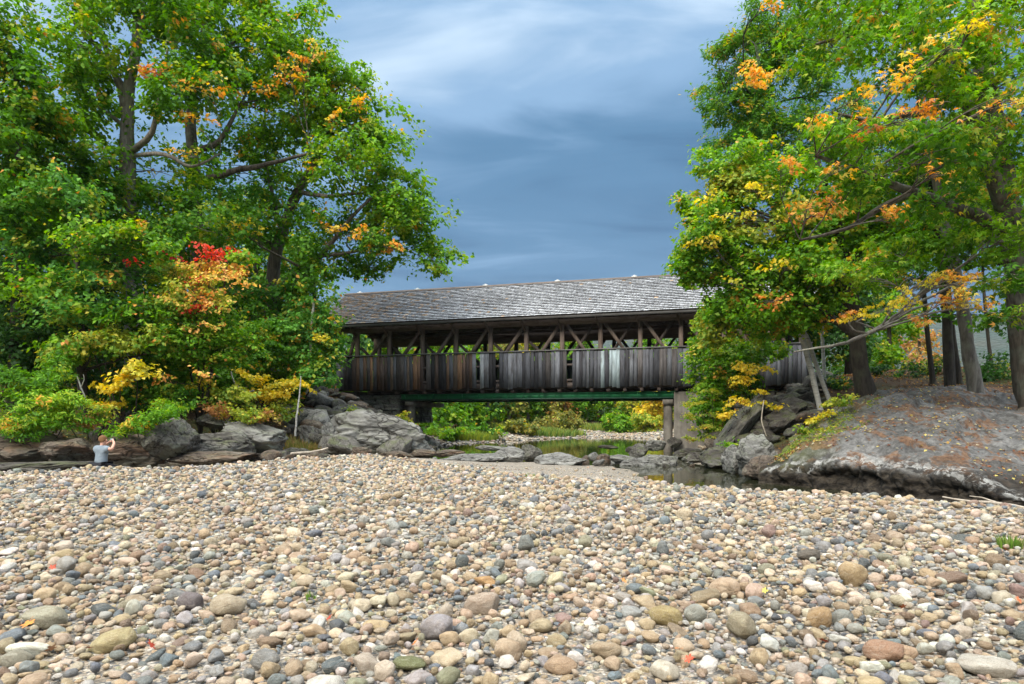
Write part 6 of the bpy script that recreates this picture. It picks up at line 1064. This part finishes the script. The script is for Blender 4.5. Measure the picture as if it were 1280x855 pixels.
# ------------------------------------------------------------------ kneeling photographer
def skin_mesh(name, verts, edges, radii, sub, mat, parent, root=0):
    me = bpy.data.meshes.new(name); me.from_pydata([tuple(v) for v in verts], edges, []); o = link(name, me, mat, parent); sk = o.modifiers.new('skin', 'SKIN'); sk.use_smooth_shade = True
    for i, r in enumerate(radii): me.skin_vertices[0].data[i].radius = r if hasattr(r, '__len__') else (r, r)
    me.skin_vertices[0].data[root].use_root = True
    ss = o.modifiers.new('sub', 'SUBSURF'); ss.levels = sub; ss.render_levels = sub; return o
def person():
    d = 19.6; X = (126 - 640) / F * d; zh = EYE - (544 - HZ) / F * d        # top of head height
    z0 = zh - 1.06 * 1.08; base = Vector((X, d, z0)); root = empty('person', base, 'person in grey blue t-shirt and black trousers kneeling to take a photo', 'person'); root.rotation_euler = (0, 0, math.radians(-12)); root.scale = (1.08, 1.08, 1.08)
    skin = simple('skin', (.55, .30, .22), .55, 20, .1); shirt = M_('cotton_shirt'); v = shirt.coord('Object'); n = shirt.noise(v, 9, 4, .6); shirt.col(shirt.ramp(n, [(.3, (.15, .185, .22)), (.7, (.22, .26, .295))])); shirt.bump(shirt.noise(v, 5, 3), .8, .05); shirt = shirt.m
    trou = simple('black_trousers', (.014, .014, .018), .8, 8, .4); hair = simple('hair', (.17, .085, .035), .7, 30, .5); camm = simple('camera_body', (.02, .02, .022), .4, 8, .3)
    # body: +y is away from the viewer (the way the person looks), x to the right
    J = [(0, 0, .24), (0, .02, .36), (0, .03, .50), (0, .03, .66), (0, .03, .755), (.01, .045, .80), (.015, .07, .865), (.015, .075, .94), (.015, .07, 1.01),
         (.15, .02, .70), (.31, .03, .685), (.26, .17, .83), (.17, .24, .90), (.13, .26, .925),
         (-.15, .02, .70), (-.25, .12, .60), (-.13, .26, .78), (.02, .28, .875), (.05, .28, .90),
         (.10, .0, .22), (.22, .36, .16), (.24, .12, .05), (.24, .0, .04), (-.10, .0, .22), (-.17, .30, .10), (-.15, -.02, .045), (-.15, -.16, .04)]
    E = [(0, 1), (1, 2), (2, 3), (3, 4), (4, 5), (5, 6), (6, 7), (7, 8), (3, 9), (9, 10), (10, 11), (11, 12), (12, 13), (3, 14), (14, 15), (15, 16), (16, 17), (17, 18), (0, 19), (19, 20), (20, 21), (21, 22), (0, 23), (23, 24), (24, 25), (25, 26)]
    R = [(.15, .11), (.13, .10), (.14, .10), (.15, .09), (.06, .06), (.052, .055), (.075, .085), (.085, .105), (.055, .07), .058, .046, .036, .028, .03, .058, .046, .036, .028, .03, .095, .07, .05, .04, .095, .07, .05, .04]
    nb_ = len(J)
    def hand(wi, ox, dirv):    # short finger chains curling round the camera
        for k in range(4):
            b0 = Vector(J[wi]) + Vector((ox * .004, .004, (k - 1.5) * .017)); l = .026 * (.85, 1, .97, .8)[k]; a_ = b0 + Vector(dirv) * l; c_ = a_ + Vector((dirv[0] * .7, .5, 0)) * l * .8
            i0 = len(J); J.extend([tuple(b0 + Vector(dirv) * .012), tuple(a_), tuple(c_)]); E.extend([(wi, i0), (i0, i0 + 1), (i0 + 1, i0 + 2)]); R.extend([.010, .009, .007])
        i0 = len(J); b0 = Vector(J[wi]); J.extend([tuple(b0 + Vector((dirv[0] * .01, -.02, -.025))), tuple(b0 + Vector((dirv[0] * .035, -.028, -.03)))]); E.extend([(wi, i0), (i0, i0 + 1)]); R.extend([.011, .009])
    hand(13, 1, (-.9, .3, .1)); hand(18, -1, (.9, .3, .1))
    skin_mesh('body', J, E, R, 2, skin, root)
    # t-shirt: torso and short sleeves
    SJ = [(0, 0, .27), (0, .01, .40), (0, .025, .55), (0, .03, .68), (0, .035, .745), (.15, .02, .705), (.255, .025, .69), (-.15, .02, .705), (-.215, .085, .64)]
    SE = [(0, 1), (1, 2), (2, 3), (3, 4), (3, 5), (5, 6), (3, 7), (7, 8)]
    skin_mesh('t_shirt', SJ, SE, [(.20, .155), (.17, .14), (.175, .14), (.175, .125), (.075, .075), .092, .078, .092, .075], 2, shirt, root)
    TJ = [(0, 0, .26), (.11, .0, .23), (.23, .38, .16), (.25, .13, .05), (-.11, 0, .23), (-.19, .31, .10), (-.16, -.04, .05)]
    skin_mesh('trousers', TJ, [(0, 1), (1, 2), (2, 3), (0, 4), (4, 5), (5, 6)], [(.20, .15), .125, .095, .065, .125, .095, .065], 2, trou, root)
    me = boulder_mesh('hair', 77, 3, .0, .06); me.materials.append(hair); h_ = link('hair', me, None, root); h_.location = (.013, .052, .955); h_.scale = (.096, .112, .105)
    for s in (-1, 1):
        e_ = link('ear', stone_mesh('ear', 5 + s, 2, 0, skin), None, root); e_.location = (.015 + s * .088, .075, .92); e_.scale = (.014, .02, .032)
        sh_ = link('shoe', stone_mesh('shoe', 15 + s, 2, .1, camm), None, root); sh_.location = (.2 * s, -.1 if s < 0 else .03, .045); sh_.scale = (.05, .13, .045)
    # face, turned away
    nz_ = link('nose', stone_mesh('nose', 9, 2, 0, skin), None, root); nz_.location = (.015, .178, .915); nz_.scale = (.014, .02, .022)
    # camera held at the eye
    cb = empty('photo_camera', root.matrix_world @ Vector((0, 0, 0)), 'small black camera held up in front of the face of the kneeling person', 'camera'); cb.location = base + Matrix.Rotation(math.radians(-12), 3, 'Z') @ (Vector((.095, .30, .93)) * 1.08); cb.rotation_euler = (0, 0, math.radians(-12))
    bm = bmesh.new(); bmesh.ops.create_cube(bm, size=1); bmesh.ops.scale(bm, vec=(.13, .055, .085), verts=bm.verts[:]); bmesh.ops.bevel(bm, geom=bm.edges[:], offset=.01, segments=2, affect='EDGES'); me = bpy.data.meshes.new('camera_body'); bm.to_mesh(me); bm.free(); link('camera_body', me, camm, cb)
    V, Fc = cyl_arr(0, 0, 0, .07, .034, 16); o = link('lens', np_mesh('lens', V, [Fc, np.array([list(range(16, 32))])], smooth=False), camm, cb); o.rotation_euler = (math.radians(-90), 0, 0); o.location = (0, .028, 0)
    V, Fc = box_arr(-.055, .055, -.0295, -.0285, -.02, .034); link('screen', np_mesh('screen', V, Fc), simple('camera_screen', (.35, .42, .45), .2), cb)
person()
# ------------------------------------------------------------------ haze
hm = bpy.data.materials.new('haze'); hm.use_nodes = True; hn = hm.node_tree.nodes; hn.clear(); ho = hn.new('ShaderNodeOutputMaterial'); pv = hn.new('ShaderNodeVolumePrincipled'); pv.inputs['Color'].default_value = (.80, .88, .97, 1); pv.inputs['Density'].default_value = 0.00007; hm.node_tree.links.new(pv.outputs[0], ho.inputs['Volume'])
V, Fc = box_arr(-3300, 3300, -40, 3300, -3.5, 390); hz_ = link('haze', np_mesh('haze', V, Fc), hm); hz_['kind'] = 'stuff'
for o_ in list(bpy.data.objects):
    if o_.name.split('.')[0] in ('twigs', 'crown', 'ground_cover', 'yellow_leaves', 'orange_leaves', 'red_leaves', 'peach_leaves'): o_['kind'] = 'stuff'
tt = 0
for o_ in SC.objects:
    if o_.type == 'MESH': tt += sum(len(p.vertices) - 2 for p in o_.data.polygons) if len(o_.data.polygons) < 20000 else len(o_.data.loops) - 2 * len(o_.data.polygons)
print('TRIANGLES', tt)
